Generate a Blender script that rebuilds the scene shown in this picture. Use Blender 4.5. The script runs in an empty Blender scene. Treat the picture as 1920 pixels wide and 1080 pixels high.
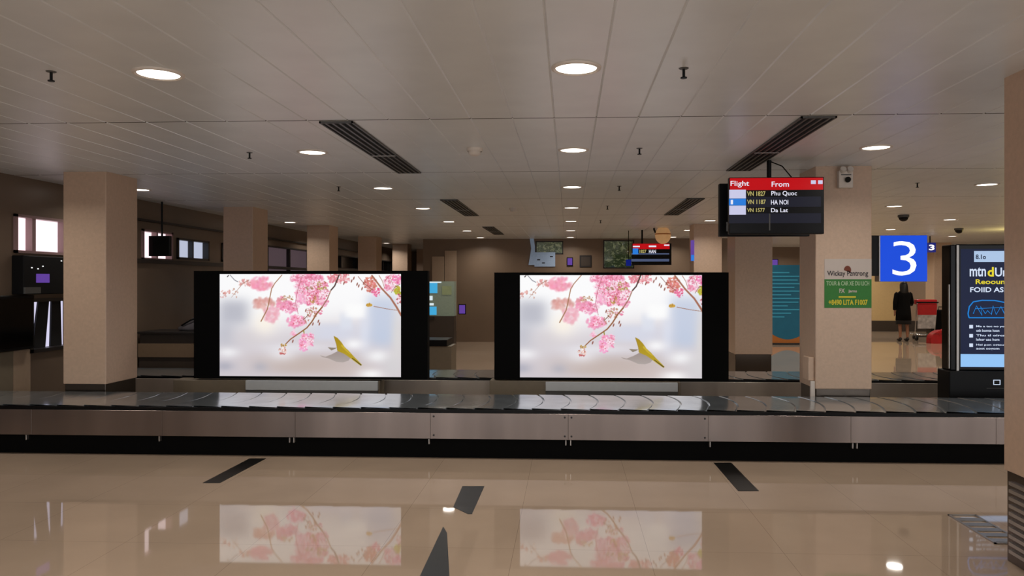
import bpy, bmesh, math, random
import numpy as np
from mathutils import Vector, Matrix
random.seed(7)
C = bpy.context.collection
scene = bpy.context.scene
PI = math.pi

# ------------------------------------------------------------------ camera frame
FPX, CX, CY, EYE, TH = 1450.0, 995.0, 530.0, 1.6, math.radians(2.83)
cs, sn = math.cos(TH), math.sin(TH)
def at(px, py, Y):
    """where the sight line through a pixel meets the plane y = Y"""
    t = (px - CX) / FPX
    X = Y * (t * cs - sn) / (cs + t * sn)
    d = -X * sn + Y * cs
    return Vector((X, Y, EYE - (py - CY) * d / FPX))
def atx(px, py, X):
    """where the sight line meets the plane x = X"""
    t = (px - CX) / FPX
    Y = X * (cs + t * sn) / (t * cs - sn)
    d = -X * sn + Y * cs
    return Vector((X, Y, EYE - (py - CY) * d / FPX))
def fl(px, py, z=0.0):
    """where the sight line meets the level z"""
    d = (EYE - z) * FPX / (py - CY)
    xc = (px - CX) / FPX * d
    return Vector((xc * cs - d * sn, xc * sn + d * cs, z))

cam_d = bpy.data.cameras.new('camera')
cam_d.sensor_width = 36
cam_d.lens = FPX / 1920 * 36
cam_d.shift_x = -(CX - 960) / 1920
cam_d.shift_y = -(540 - CY) / 1920
cam_d.clip_end = 200
cam = bpy.data.objects.new('camera', cam_d)
C.objects.link(cam)
cam.location = (0, 0, EYE)
cam.rotation_euler = (PI / 2, 0, TH)
scene.camera = cam

# ------------------------------------------------------------------ materials
def s2l(c):
    return tuple(((v / 255) / 12.92 if v / 255 <= .04045 else ((v / 255 + .055) / 1.055) ** 2.4) for v in c)
def pset(b, k, v):
    if k in b.inputs: b.inputs[k].default_value = v
def mat(name, rgb, rough=.5, metal=0., spec=.5, noise=0., nscale=20., bump=0., bscale=80., emit=None, estr=0., stretch=None, coat=0., ior=None):
    """rgb is display colour 0-255; a noise texture varies it a little so that every surface is procedural"""
    m = bpy.data.materials.new(name); m.use_nodes = True
    nt = m.node_tree; b = nt.nodes['Principled BSDF']
    col = s2l(rgb)
    pset(b, 'Base Color', (*col, 1)); pset(b, 'Roughness', rough); pset(b, 'Metallic', metal)
    pset(b, 'Specular IOR Level', spec); pset(b, 'Coat Weight', coat); pset(b, 'Coat Roughness', .08)
    if ior: pset(b, 'IOR', ior)
    if emit is not None:
        pset(b, 'Emission Color', (*s2l(emit), 1)); pset(b, 'Emission Strength', estr)
    if noise or bump:
        tc = nt.nodes.new('ShaderNodeTexCoord'); src = tc.outputs['Object']
        if stretch:
            mp = nt.nodes.new('ShaderNodeMapping'); mp.inputs['Scale'].default_value = stretch
            nt.links.new(src, mp.inputs['Vector']); src = mp.outputs['Vector']
    if noise:
        n = nt.nodes.new('ShaderNodeTexNoise'); n.inputs['Scale'].default_value = nscale; n.inputs['Detail'].default_value = 6
        nt.links.new(src, n.inputs['Vector'])
        r = nt.nodes.new('ShaderNodeMapRange'); r.inputs['From Min'].default_value = .25; r.inputs['From Max'].default_value = .75
        r.inputs['To Min'].default_value = 1 - noise; r.inputs['To Max'].default_value = 1 + noise
        nt.links.new(n.outputs['Fac'], r.inputs['Value'])
        mx = nt.nodes.new('ShaderNodeVectorMath'); mx.operation = 'SCALE'; mx.inputs[0].default_value = col
        nt.links.new(r.outputs['Result'], mx.inputs['Scale']); nt.links.new(mx.outputs['Vector'], b.inputs['Base Color'])
    if bump:
        n2 = nt.nodes.new('ShaderNodeTexNoise'); n2.inputs['Scale'].default_value = bscale; n2.inputs['Detail'].default_value = 3
        nt.links.new(src, n2.inputs['Vector'])
        bp = nt.nodes.new('ShaderNodeBump'); bp.inputs['Strength'].default_value = bump; bp.inputs['Distance'].default_value = .01
        nt.links.new(n2.outputs['Fac'], bp.inputs['Height']); nt.links.new(bp.outputs['Normal'], b.inputs['Normal'])
    return m
def emis(name, rgb, s):
    return mat(name, (10, 10, 10), .3, emit=rgb, estr=s, spec=.2)

M = {}
M['ceil'] = mat('ceiling_panel', (220, 224, 226), .36, .12, .5, noise=.05, nscale=3)
M['ceil_dark'] = mat('ceiling_void', (40, 36, 33), .8, noise=.1)
M['wall'] = mat('wall_brown', (112, 95, 80), .3, 0, .5, noise=.07, nscale=2)
M['wall_far'] = mat('wall_far', (118, 98, 80), .4, 0, .4, noise=.08, nscale=1.5)
M['wall_cream'] = mat('wall_cream', (205, 175, 125), .5, noise=.04)
M['wall_panel'] = mat('wall_panel', (165, 142, 120), .4, noise=.04)
M['dark_trim'] = mat('dark_trim', (34, 29, 27), .4, noise=.1)
M['stone'] = mat('column_stone', (197, 169, 146), .32, 0, .5, noise=.07, nscale=35)
M['plinth_steel'] = mat('column_skirt', (95, 86, 78), .22, .85, .5, noise=.08, nscale=4, stretch=(1, 1, 30))
M['steel'] = mat('brushed_steel', (136, 124, 118), .27, .92, .5, noise=.3, nscale=2.2, stretch=(1., 1, .05), bump=.03, bscale=90)
M['steel_dull'] = mat('dull_steel', (170, 158, 146), .35, .35, .5, noise=.12, nscale=3, stretch=(1.2, 1, .15))
M['rubber'] = mat('belt_rubber', (166, 172, 176), .15, .76, 1., noise=.2, nscale=6, bump=.025, bscale=9)
M['black'] = mat('black_plastic', (6, 6, 7), .4, 0, .2, noise=.1)
M['black_matte'] = mat('black_matte', (7, 7, 8), .6, 0, .2, noise=.1)
M['black_gloss'] = mat('black_gloss', (4, 4, 5), .12, 0, .22, noise=.1)
M['bezel'] = mat('bezel_black', (3, 3, 3), .7, 0, .1, noise=.1)
M['plinth'] = mat('plinth_taupe', (118, 106, 88), .5, noise=.05)
M['deck'] = mat('deck_taupe', (104, 94, 80), .4, noise=.06)
M['grey'] = mat('panel_grey', (196, 200, 202), .45, noise=.03)
M['grey_dk'] = mat('panel_grey_dark', (78, 78, 76), .45, noise=.03)
M['white'] = mat('white_plastic', (215, 205, 195), .4, noise=.03)
M['chrome'] = mat('chrome', (200, 200, 205), .15, 1, noise=.04)
M['silver'] = mat('silver_trim', (170, 165, 160), .3, .8, noise=.04)
M['lens'] = emis('light_lens', (255, 246, 232), 5.0)
M['slate'] = mat('slate_tape', (48, 52, 55), .3, noise=.1)
M['tape'] = mat('black_tape', (26, 24, 22), .3, noise=.1)
M['winpane'] = emis('window_daylight', (255, 232, 238), 1.25)
M['winpane_blue'] = emis('window_daylight_blue', (205, 212, 235), .8)
M['winpane_dim'] = emis('window_dim', (120, 100, 108), .35)
M['winpane_dark'] = mat('window_dark', (8, 8, 9), .15, noise=.05)
M['winframe'] = mat('window_frame', (150, 120, 120), .4, noise=.05)
M['curtain'] = mat('dark_curtain', (20, 19, 22), .7, noise=.2, nscale=8)
M['blue'] = emis('sign_blue', (3, 74, 222), .95)
M['blue_dk'] = emis('sign_blue_dark', (10, 30, 130), .7)
M['sign_white'] = emis('sign_white', (255, 255, 255), 1.2)
M['red_scr'] = emis('screen_red', (190, 8, 18), .95)
M['row_navy'] = emis('screen_navy', (26, 27, 40), .9)
M['row_black'] = emis('screen_black', (4, 4, 6), .6)
M['cell_lilac'] = emis('screen_lilac', (205, 205, 235), .95)
M['cell_blue'] = emis('screen_blue', (40, 125, 220), .95)
M['txt_white'] = emis('text_white', (235, 235, 250), .95)
M['txt_yellow'] = emis('text_yellow', (190, 178, 110), .9)
M['poster_white'] = mat('poster_white', (196, 184, 176), .5, noise=.02)
M['poster_green'] = mat('poster_green', (44, 120, 44), .5, noise=.06)
M['ink'] = mat('ink_black', (32, 28, 36), .6, noise=.05)
M['ink_brown'] = mat('ink_brown', (110, 50, 30), .6, noise=.05)
M['ink_pale'] = mat('ink_pale', (160, 190, 150), .6, noise=.05)
M['ink_yellow'] = mat('ink_yellow', (214, 200, 50), .6, noise=.05)
M['kiosk_navy'] = emis('kiosk_navy', (16, 26, 56), .95)
M['kiosk_pale'] = emis('kiosk_pale', (150, 200, 250), .95)
M['kiosk_head'] = emis('kiosk_head', (175, 200, 232), .95)
M['kiosk_cyan'] = emis('kiosk_cyan', (30, 130, 215), .95)
M['kiosk_yellow'] = emis('kiosk_yellow', (232, 214, 40), .95)
M['kiosk_white'] = emis('kiosk_white', (215, 228, 250), .95)
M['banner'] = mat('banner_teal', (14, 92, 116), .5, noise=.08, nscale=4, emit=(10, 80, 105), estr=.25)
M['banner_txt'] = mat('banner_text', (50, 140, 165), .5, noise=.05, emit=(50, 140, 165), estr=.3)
M['banner_orange'] = mat('banner_orange', (200, 120, 50), .5, noise=.05)
M['red'] = mat('red_fabric', (176, 20, 26), .45, noise=.12, nscale=12)
M['red_panel'] = mat('red_panel', (200, 24, 34), .4, noise=.05)
M['cloth_dark'] = mat('dark_cloth', (9, 8, 8), .9, 0, .15, noise=.2, nscale=30)
M['hair'] = mat('black_hair', (14, 11, 10), .5, noise=.3, nscale=60, stretch=(1, 1, .2))
M['skin'] = mat('skin', (150, 102, 76), .5, noise=.05)
M['shoe'] = mat('black_shoe', (14, 12, 12), .4, noise=.1)
M['poster_pic'] = mat('poster_grey', (178, 172, 170), .5, noise=.5, nscale=9)
M['counter_face'] = mat('counter_face', (122, 100, 78), .4, noise=.05)
M['counter_low'] = mat('counter_low', (62, 52, 44), .4, noise=.05)
M['bag_grey'] = mat('bag_grey', (98, 94, 98), .3, noise=.25, nscale=7, bump=.2, bscale=12)
M['shelf_lit'] = emis('lit_shelf', (165, 205, 205), .6)
M['shelf_blue'] = emis('lit_blue', (70, 175, 225), .9)
M['shelf_white'] = emis('lit_white', (225, 240, 245), .9)
M['purple'] = emis('lit_purple', (120, 80, 190), .6)
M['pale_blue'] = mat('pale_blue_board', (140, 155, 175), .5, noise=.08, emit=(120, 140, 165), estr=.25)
M['globe'] = mat('globe_tan', (215, 170, 120), .45, noise=.1, nscale=10, emit=(205, 160, 110), estr=.3)  # faint glow added to lift the unlit globe, not a lamp
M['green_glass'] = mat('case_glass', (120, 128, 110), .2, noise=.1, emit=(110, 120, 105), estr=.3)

# floor: large polished tiles
m = bpy.data.materials.new('floor_polished_tile'); m.use_nodes = True
nt = m.node_tree; b = nt.nodes['Principled BSDF']
tc = nt.nodes.new('ShaderNodeTexCoord')
br = nt.nodes.new('ShaderNodeTexBrick'); br.offset = 0
br.inputs['Scale'].default_value = 1; br.inputs['Brick Width'].default_value = .8; br.inputs['Row Height'].default_value = .8
br.inputs['Mortar Size'].default_value = .0018; br.inputs['Mortar Smooth'].default_value = .2
br.inputs['Color1'].default_value = (*s2l((180, 158, 137)), 1); br.inputs['Color2'].default_value = (*s2l((177, 155, 134)), 1)
br.inputs['Mortar'].default_value = (*s2l((148, 128, 110)), 1)
mp = nt.nodes.new('ShaderNodeMapping'); mp.inputs['Location'].default_value = (.33, .16, 0)
nt.links.new(tc.outputs['Object'], mp.inputs['Vector']); nt.links.new(mp.outputs['Vector'], br.inputs['Vector'])
nz = nt.nodes.new('ShaderNodeTexNoise'); nz.inputs['Scale'].default_value = 1.6; nz.inputs['Detail'].default_value = 8
nt.links.new(tc.outputs['Object'], nz.inputs['Vector'])
rg = nt.nodes.new('ShaderNodeMapRange'); rg.inputs['From Min'].default_value = .3; rg.inputs['From Max'].default_value = .7
rg.inputs['To Min'].default_value = .93; rg.inputs['To Max'].default_value = 1.06
nt.links.new(nz.outputs['Fac'], rg.inputs['Value'])
vm = nt.nodes.new('ShaderNodeVectorMath'); vm.operation = 'SCALE'
nt.links.new(br.outputs['Color'], vm.inputs[0]); nt.links.new(rg.outputs['Result'], vm.inputs['Scale'])
nt.links.new(vm.outputs['Vector'], b.inputs['Base Color'])
b.inputs['Roughness'].default_value = .035; pset(b, 'Specular IOR Level', .5)
M['floor'] = m

# leaves seen through the far windows; slight emission stands in for daylight on them
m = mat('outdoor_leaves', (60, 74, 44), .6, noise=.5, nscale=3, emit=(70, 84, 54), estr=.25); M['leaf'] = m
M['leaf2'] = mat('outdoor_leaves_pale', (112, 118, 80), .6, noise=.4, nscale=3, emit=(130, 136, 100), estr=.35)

# picture on the two big displays: colours live on the mesh, the material shows them
m = bpy.data.materials.new('display_picture'); m.use_nodes = True
nt = m.node_tree; b = nt.nodes['Principled BSDF']
at_n = nt.nodes.new('ShaderNodeAttribute'); at_n.attribute_name = 'picture'
pset(b, 'Base Color', (.01, .01, .01, 1)); pset(b, 'Roughness', .35); pset(b, 'Specular IOR Level', .2)
nt.links.new(at_n.outputs['Color'], b.inputs['Emission Color']); pset(b, 'Emission Strength', .97)
M['picture'] = m

# ------------------------------------------------------------------ mesh helpers
WLOC = {}
def setp(o, label=None, cat=None, group=None, kind=None):
    if label: o['label'] = label
    if cat: o['category'] = cat
    if group: o['group'] = group
    if kind: o['kind'] = kind
    return o
def thing(name, label, cat, loc=(0, 0, 0), group=None, kind=None):
    o = bpy.data.objects.new(name, None); C.objects.link(o)
    o.empty_display_size = .1
    o.location = loc; WLOC[o.name] = Vector(loc)
    return setp(o, label, cat, group, kind)

class MB:
    def __init__(s): s.v = []; s.f = []; s.sm = []
    def add(s, vs, fs, smooth=False):
        n = len(s.v); s.v += [Vector(p) for p in vs]
        s.f += [[n + i for i in f] for f in fs]; s.sm += [smooth] * len(fs)
        return s
    def box(s, x0, x1, y0, y1, z0, z1):
        x0, x1 = min(x0, x1), max(x0, x1); y0, y1 = min(y0, y1), max(y0, y1); z0, z1 = min(z0, z1), max(z0, z1)
        return s.add([(x0, y0, z0), (x1, y0, z0), (x1, y1, z0), (x0, y1, z0), (x0, y0, z1), (x1, y0, z1), (x1, y1, z1), (x0, y1, z1)],
                     [(0, 3, 2, 1), (4, 5, 6, 7), (0, 1, 5, 4), (1, 2, 6, 5), (2, 3, 7, 6), (3, 0, 4, 7)])
    def bbox(s, x0, x1, y0, y1, z0, z1, r=.01, seg=2):
        """box with rounded edges"""
        bm = bmesh.new(); bmesh.ops.create_cube(bm, size=1)
        bmesh.ops.scale(bm, vec=(abs(x1 - x0), abs(y1 - y0), abs(z1 - z0)), verts=bm.verts)
        bmesh.ops.translate(bm, vec=((x0 + x1) / 2, (y0 + y1) / 2, (z0 + z1) / 2), verts=bm.verts)
        bmesh.ops.bevel(bm, geom=bm.edges[:], offset=r, segments=seg, profile=.5, affect='EDGES')
        bm.verts.index_update()
        s.add([v.co.copy() for v in bm.verts], [[v.index for v in f.verts] for f in bm.faces]); bm.free(); return s
    def prism(s, pts, a, bb):
        """polygon pts extruded by the vector from a to bb (both offsets)"""
        n = len(pts); a = Vector(a); bb = Vector(bb)
        vs = [Vector(p) + a for p in pts] + [Vector(p) + bb for p in pts]
        fs = [list(range(n))[::-1], list(range(n, 2 * n))] + [(i, (i + 1) % n, n + (i + 1) % n, n + i) for i in range(n)]
        return s.add(vs, fs)
    def cyl(s, p0, p1, r0, r1=None, n=16):
        r1 = r0 if r1 is None else r1
        p0, p1 = Vector(p0), Vector(p1); d = (p1 - p0).normalized()
        u = d.orthogonal().normalized(); w = d.cross(u)
        vs = []
        for p, r in ((p0, r0), (p1, r1)):
            vs += [p + (u * math.cos(2 * PI * i / n) + w * math.sin(2 * PI * i / n)) * r for i in range(n)]
        s.add(vs, [(i, (i + 1) % n, n + (i + 1) % n, n + i) for i in range(n)], True)
        return s.add(vs, [list(range(n))[::-1], list(range(n, 2 * n))])
    def tube(s, pts, r, n=10):
        pts = [Vector(p) for p in pts]; rings = []
        rs = r if isinstance(r, (list, tuple)) else [r] * len(pts)
        u = None
        for i, p in enumerate(pts):
            d = (pts[min(i + 1, len(pts) - 1)] - pts[max(i - 1, 0)]).normalized()
            u = d.orthogonal().normalized() if u is None else (u - d * u.dot(d)).normalized()
            w = d.cross(u)
            rings.append([p + (u * math.cos(2 * PI * k / n) + w * math.sin(2 * PI * k / n)) * rs[i] for k in range(n)])
        vs = [q for rg_ in rings for q in rg_]; fs = []
        for i in range(len(pts) - 1):
            for k in range(n):
                fs.append((i * n + k, i * n + (k + 1) % n, (i + 1) * n + (k + 1) % n, (i + 1) * n + k))
        fs += [list(range(n))[::-1], [len(vs) - n + k for k in range(n)]]
        return s.add(vs, fs, True)
    def lathe(s, prof, c, n=28):
        """profile of (radius, z) turned about the vertical through c"""
        c = Vector(c); vs = []; fs = []
        for r, z in prof:
            vs += [c + Vector((r * math.cos(2 * PI * k / n), r * math.sin(2 * PI * k / n), z)) for k in range(n)]
        for i in range(len(prof) - 1):
            for k in range(n):
                fs.append((i * n + k, i * n + (k + 1) % n, (i + 1) * n + (k + 1) % n, (i + 1) * n + k))
        return s.add(vs, fs, True)
    def ell(s, c, rx, ry, rz, nu=20, nv=12, z0=-1., z1=1.):
        c = Vector(c); vs = []; fs = []
        a0, a1 = math.asin(z0), math.asin(z1)
        for j in range(nv + 1):
            a = a0 + (a1 - a0) * j / nv
            vs += [c + Vector((rx * math.cos(a) * math.cos(2 * PI * k / nu), ry * math.cos(a) * math.sin(2 * PI * k / nu), rz * math.sin(a))) for k in range(nu)]
        for j in range(nv):
            for k in range(nu):
                fs.append((j * nu + k, j * nu + (k + 1) % nu, (j + 1) * nu + (k + 1) % nu, (j + 1) * nu + k))
        fs += [list(range(nu))[::-1], [nv * nu + k for k in range(nu)]]
        return s.add(vs, fs, True)
    def loft(s, rings):
        """rings of (centre, rx, ry), horizontal ellipses"""
        n = 24; vs = []; fs = []
        for c, rx, ry in rings:
            vs += [Vector(c) + Vector((rx * math.cos(2 * PI * k / n), ry * math.sin(2 * PI * k / n), 0)) for k in range(n)]
        for j in range(len(rings) - 1):
            for k in range(n):
                fs.append((j * n + k, j * n + (k + 1) % n, (j + 1) * n + (k + 1) % n, (j + 1) * n + k))
        fs += [list(range(n))[::-1], [(len(rings) - 1) * n + k for k in range(n)]]
        return s.add(vs, fs, True)
    def xf(s, mtx):
        s.v = [mtx @ p for p in s.v]; return s
    def build(s, name, m_, parent=None, label=None, smooth=None):
        off = WLOC[parent.name] if parent is not None else Vector((0, 0, 0))
        me = bpy.data.meshes.new(name)
        me.from_pydata([p - off for p in s.v], [], s.f)
        me.polygons.foreach_set('use_smooth', [bool(x) if smooth is None else smooth for x in s.sm])
        me.materials.append(M[m_] if isinstance(m_, str) else m_); me.update()
        o = bpy.data.objects.new(name, me); C.objects.link(o)
        WLOC[o.name] = off.copy()
        if parent is not None: o.parent = parent
        if label: o['label'] = label
        return o
def base(o):
    """put a one-mesh thing's origin at the bottom centre of its mesh"""
    me = o.data; vs = [v.co for v in me.vertices]
    c = Vector(((min(v.x for v in vs) + max(v.x for v in vs)) / 2, (min(v.y for v in vs) + max(v.y for v in vs)) / 2, min(v.z for v in vs)))
    me.transform(Matrix.Translation(-c)); o.location = c; return o
def copy_thing(root, loc):
    r = root.copy(); C.objects.link(r); r.location = loc; WLOC[r.name] = Vector(loc)
    for ch in list(root.children):
        c = ch.copy(); C.objects.link(c); c.parent = r
        for g in list(ch.children):
            d = g.copy(); C.objects.link(d); d.parent = c
    return r
def words(s, x0, x1, z0, z1, y, mb=None, shear=0., offset=0., thick=.0015):
    """flat lettering fitted into a rectangle of the plane y (faces the -y side)"""
    cu = bpy.data.curves.new('words', 'FONT'); cu.body = s; cu.resolution_u = 3; cu.offset = offset; cu.shear = shear
    ob = bpy.data.objects.new('words', cu); C.objects.link(ob)
    dg = bpy.context.evaluated_depsgraph_get(); dg.update()
    me = bpy.data.meshes.new_from_object(ob.evaluated_get(dg))
    vs = [v.co.copy() for v in me.vertices]; fs = [list(p.vertices) for p in me.polygons]
    bpy.data.objects.remove(ob); bpy.data.curves.remove(cu); bpy.data.meshes.remove(me)
    a0, a1 = min(v.x for v in vs), max(v.x for v in vs); b0, b1 = min(v.y for v in vs), max(v.y for v in vs)
    mb = mb or MB()
    mb.add([(x0 + (v.x - a0) / (a1 - a0) * (x1 - x0), y - thick, z0 + (v.y - b0) / max(b1 - b0, 1e-6) * (z1 - z0)) for v in vs], fs)
    return mb
def words_px(s, zf, X0, Y0, X1, Y1, Y, mb, **k):
    """lettering in the box X0..X1, Y0..Y1 of the photo, on plane Y"""
    a = at(*zf(X0, Y0), Y); c = at(*zf(X1, Y1), Y)
    return words(s, a.x, c.x, c.z, a.z, Y, mb, **k)
def letter(s, zf, X0, Y0, X1, Y1, Y, m_, parent, offset=.02):
    return words_px(s, zf, X0, Y0, X1, Y1, Y, MB(), offset=offset).build('lettering', m_, parent)
def plate(name, zf, X0, Y0, X1, Y1, Y, m_, parent, t1=.001):
    p = MB(); rect_px(p, zf, X0, Y0, X1, Y1, Y, 0, t1); return p.build(name, m_, parent)
def rect_px(mb, zf, X0, Y0, X1, Y1, Y, t0=.0, t1=.001):
    a = at(*zf(X0, Y0), Y); c = at(*zf(X1, Y1), Y)
    return mb.box(a.x, c.x, Y - t1, Y - t0, c.z, a.z)

# ------------------------------------------------------------------ setting
HC = 2.78
XL, XR, YB = -6.1, 14.2, 29.0
def struct(name, mb, m_, parent=None, label=None):
    o = mb.build(name, m_, parent)
    if parent is None: o['kind'] = 'structure'
    if label: o['label'] = label
    return o
struct('floor', MB().box(XL - .2, XR + .2, -3, YB + .2, -.1, 0), 'floor')
mb = MB()
bays = [5.55 + 2.66 * k for k in range(-3, 10)]
for y0 in bays[:-1]:
    y1 = min(y0 + 2.66 - .016, YB)
    x = -.405 - .3 * 19
    while x < XR:
        a, c = max(x, XL), min(x + .3, XR + .1)
        prof = [(a, HC + .006), (a + .0022, HC + .0045), (a + .007, HC), (c - .007, HC), (c - .0022, HC + .0045), (c, HC + .006)]
        vs = [(p, y0, z) for p, z in prof] + [(p, y1, z) for p, z in prof]
        mb.add(vs, [(i, i + 6, i + 7, i + 1) for i in range(5)]); x += .3
ce = struct('ceiling', mb, 'ceil')
ce.data.materials.append(M['ceil_dark'])
bm = bmesh.new(); bm.from_mesh(ce.data)
r_ = bmesh.ops.create_cube(bm, size=1)
bmesh.ops.scale(bm, vec=(XR - XL + .4, YB + 3.2, .15), verts=r_['verts'])
bmesh.ops.translate(bm, vec=((XL + XR) / 2, (YB - 2.8) / 2, HC + .12), verts=r_['verts'])
for f in bm.faces:
    if all(v in r_['verts'] for v in f.verts): f.material_index = 1
bm.to_mesh(ce.data); bm.free()

def holed(u0, u1, holes, v1=HC + .04, v0=0):
    """rectangles that tile a wall around rectangular holes (u0,u1,v0,v1)"""
    us = sorted({u0, u1, *[h[0] for h in holes], *[h[1] for h in holes]})
    out = []
    for a, c in zip(us[:-1], us[1:]):
        mid = (a + c) / 2
        cut = sorted([(h[2], h[3]) for h in holes if h[0] <= mid <= h[1]])
        z = v0
        for q0, q1 in cut:
            if q0 > z: out.append((a, c, z, q0))
            z = max(z, q1)
        if z < v1: out.append((a, c, z, v1))
    return out
def yl(px): return atx(px, 500, XL).y
# clerestory windows of the left wall: photo columns -> wall positions
ZW0, ZW1 = 1.96, 2.36
LW = [(yl(25), yl(25) + 1.75, 'winpane', 1.93, 2.36), (yl(265), yl(323), 'winpane', 1.93, 2.37), (yl(331), yl(391), 'winpane_blue', 1.97, 2.30),
      (yl(415), yl(415) + 1.2, 'winpane_blue', 1.97, 2.30), (yl(500), yl(582), 'winpane_dim', 1.62, 2.36),
      (yl(600), yl(674), 'winpane_dark', 1.97, 2.34), (yl(700), yl(736), 'winpane_dark', 1.97, 2.34)]
low = (yl(53), yl(53) + 1.15, .80, 1.42)          # low lit opening by the left column
holes = [(a, c, z0, z1) for a, c, _, z0, z1 in LW] + [low]
mb = MB()
for a, c, z0, z1 in holed(-3, YB, holes): mb.box(XL - .18, XL, a, c, z0, z1)
struct('wall_left', mb, 'wall')
for i, (a, c, pm, z0, z1) in enumerate(LW):
    w = thing('window_%d' % (i + 1), None, None, (XL, (a + c) / 2, z0), kind='structure')
    fm = 'winframe' if pm == 'winpane' else 'dark_trim'
    f = MB(); t = .05
    f.box(XL - .12, XL + .02, a, a + t, z0, z1).box(XL - .12, XL + .02, c - t, c, z0, z1)
    f.box(XL - .12, XL + .02, a, c, z0, z0 + .03).box(XL - .12, XL + .02, a, c, z1 - .03, z1)
    f.box(XL - .1, XL, (a + c) / 2 - .02, (a + c) / 2 + .02, z0, z1)
    if i == 0: f.box(XL - .1, XL, a + .3, a + .36, z0, z1)
    f.build('window_frame', fm, w)
    MB().box(XL - .09, XL - .08, a + .01, c - .01, z0 + .01, z1 - .01).build('pane', pm, w)
w = thing('window_8', None, None, (XL, (low[0] + low[1]) / 2, low[2]), kind='structure')
f = MB()
a, c, z0, z1 = low
f.box(XL - .12, XL + .03, a, a + .05, z0, z1).box(XL - .12, XL + .03, c - .04, c, z0, z1).box(XL - .12, XL + .03, a, c, z0, z0 + .04).box(XL - .12, XL + .03, a, c, z1 - .04, z1)
f.build('window_frame', 'dark_trim', w)
MB().box(XL - .16, XL - .15, a, c, z0, z1).build('pane', emis('pane_white', (226, 222, 250), .9), w)
for k, (u0, u1, w0, w1) in enumerate([(.0, .10, .0, .13), (.17, .36, .26, .42), (.44, .62, .46, .60), (.66, .80, .66, .80), (.84, 1., .84, 1.)]):
    L = c - a
    MB().prism([(XL - .11, a + u0 * L, z0 + .03), (XL - .11, a + u1 * L, z0 + .03), (XL - .11, a + w1 * L, z1 - .03), (XL - .11, a + w0 * L, z1 - .03)], (0, 0, 0), (.02, 0, 0)).build('curtain', 'curtain', w)
# sill line along the left wall below the clerestory
struct('trim_1', MB().box(XL, XL + .05, 9.95, 24, 1.88, 1.94), 'dark_trim')
struct('trim_2', MB().box(XL, XL + .06, 9.6, 24, HC - .30, HC - .27), 'dark_trim')
# back walls
YR = 26.0; YC = 20.8; XC0, XC1 = -3.95, 4.3
def wx(px, Y=YC): return at(px, 500, Y).x
BW = [(wx(1004), wx(1056), 2.36, 2.72), (wx(1131), wx(1189), 1.98, 2.74)]
mb = MB()
for a, c, z0, z1 in holed(XC0, XC1, BW): mb.box(a, c, YC, YC + .15, z0, z1)
mb.box(XC0, XC0 + .15, YC + .15, YB, 0, HC + .04).box(XC1 - .15, XC1, YC + .15, YR, 0, HC + .04)
struct('wall_centre', mb, 'wall_far')

mb = MB().box(XL, XC0, YB, YB + .15, 0, HC + .04).box(XC1, XR, YR, YR + .15, 0, HC + .04)
struct('wall_back', mb, 'wall_far')
struct('wall_right', MB().box(XR, XR + .15, -3, YB, 0, HC + .04), 'wall_far')
for i, (a, c, z0, z1) in enumerate(BW):
    w = thing('window_%d' % (9 + i), None, None, ((a + c) / 2, YC, z0), kind='structure')
    f = MB(); t = .03
    f.box(a, a + t, YC - .01, YC + .1, z0, z1).box(c - t, c, YC - .01, YC + .1, z0, z1).box(a, c, YC - .01, YC + .1, z0, z0 + t).box(a, c, YC - .01, YC + .1, z1 - t, z1)
    f.build('window_frame', 'dark_trim', w)
    g = bpy.data.materials.get('clear_glass')
    if not g:
        g = bpy.data.materials.new('clear_glass'); g.use_nodes = True
        n_ = g.node_tree; n_.nodes.remove(n_.nodes['Principled BSDF'])
        gl = n_.nodes.new('ShaderNodeBsdfGlossy'); gl.inputs['Roughness'].default_value = .05
        tr = n_.nodes.new('ShaderNodeBsdfTransparent'); mx = n_.nodes.new('ShaderNodeMixShader'); mx.inputs[0].default_value = .08
        n_.links.new(tr.outputs[0], mx.inputs[1]); n_.links.new(gl.outputs[0], mx.inputs[2]); n_.links.new(mx.outputs[0], n_.nodes['Material Output'].inputs[0])
    MB().box(a, c, YC + .05, YC + .055, z0, z1).build('pane', g, w)
    lf = MB(); lf2 = MB()
    for k in range(1800):
        p = Vector((random.uniform(a - .12, c + .2), random.uniform(YC + .25, YC + .8), random.uniform(z0 - .5, z1 + .2)))
        ax = Matrix.Rotation(random.uniform(0, 6.3), 4, Vector((random.uniform(-1, 1), random.uniform(-1, 1), random.uniform(-1, 1))).normalized())
        sz = random.uniform(.05, .15)
        q = [p + ax @ Vector(v) for v in ((-sz, 0, 0), (0, 0, sz * .45), (sz, 0, 0), (0, 0, -sz * .45))]
        (lf if random.random() < .75 else lf2).add(q, [(0, 1, 2, 3)])
    o = lf.build('foliage', 'leaf'); o.data.materials.append(M['leaf2'])
    n0 = len(o.data.polygons)
    bm = bmesh.new(); bm.from_mesh(o.data)
    for i2 in range(0, len(lf2.v), 4):
        f_ = bm.faces.new([bm.verts.new(lf2.v[i2 + q]) for q in range(4)]); f_.material_index = 1
    bm.to_mesh(o.data); bm.free()
    setp(base(o), ['green and yellow leaves outside the small square far window', 'dense grey green leaves outside the wider far window beside the small arrivals screen'][i], 'foliage', None, 'stuff')
# right back: pale lit panel, dark skirting
struct('trim_3', MB().box(at(1600, 500, YR).x, at(1692, 500, YR).x, YR - .04, YR - .005, .35, HC), 'wall_cream')
struct('trim_4', MB().box(at(1700, 500, YR).x, at(1752, 500, YR).x, YR - .04, YR - .005, .35, HC), 'wall_panel')
struct('baseboard_back', MB().box(4.4, XR, YR - .06, YR - .042, 0, .35), 'counter_low')

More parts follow.
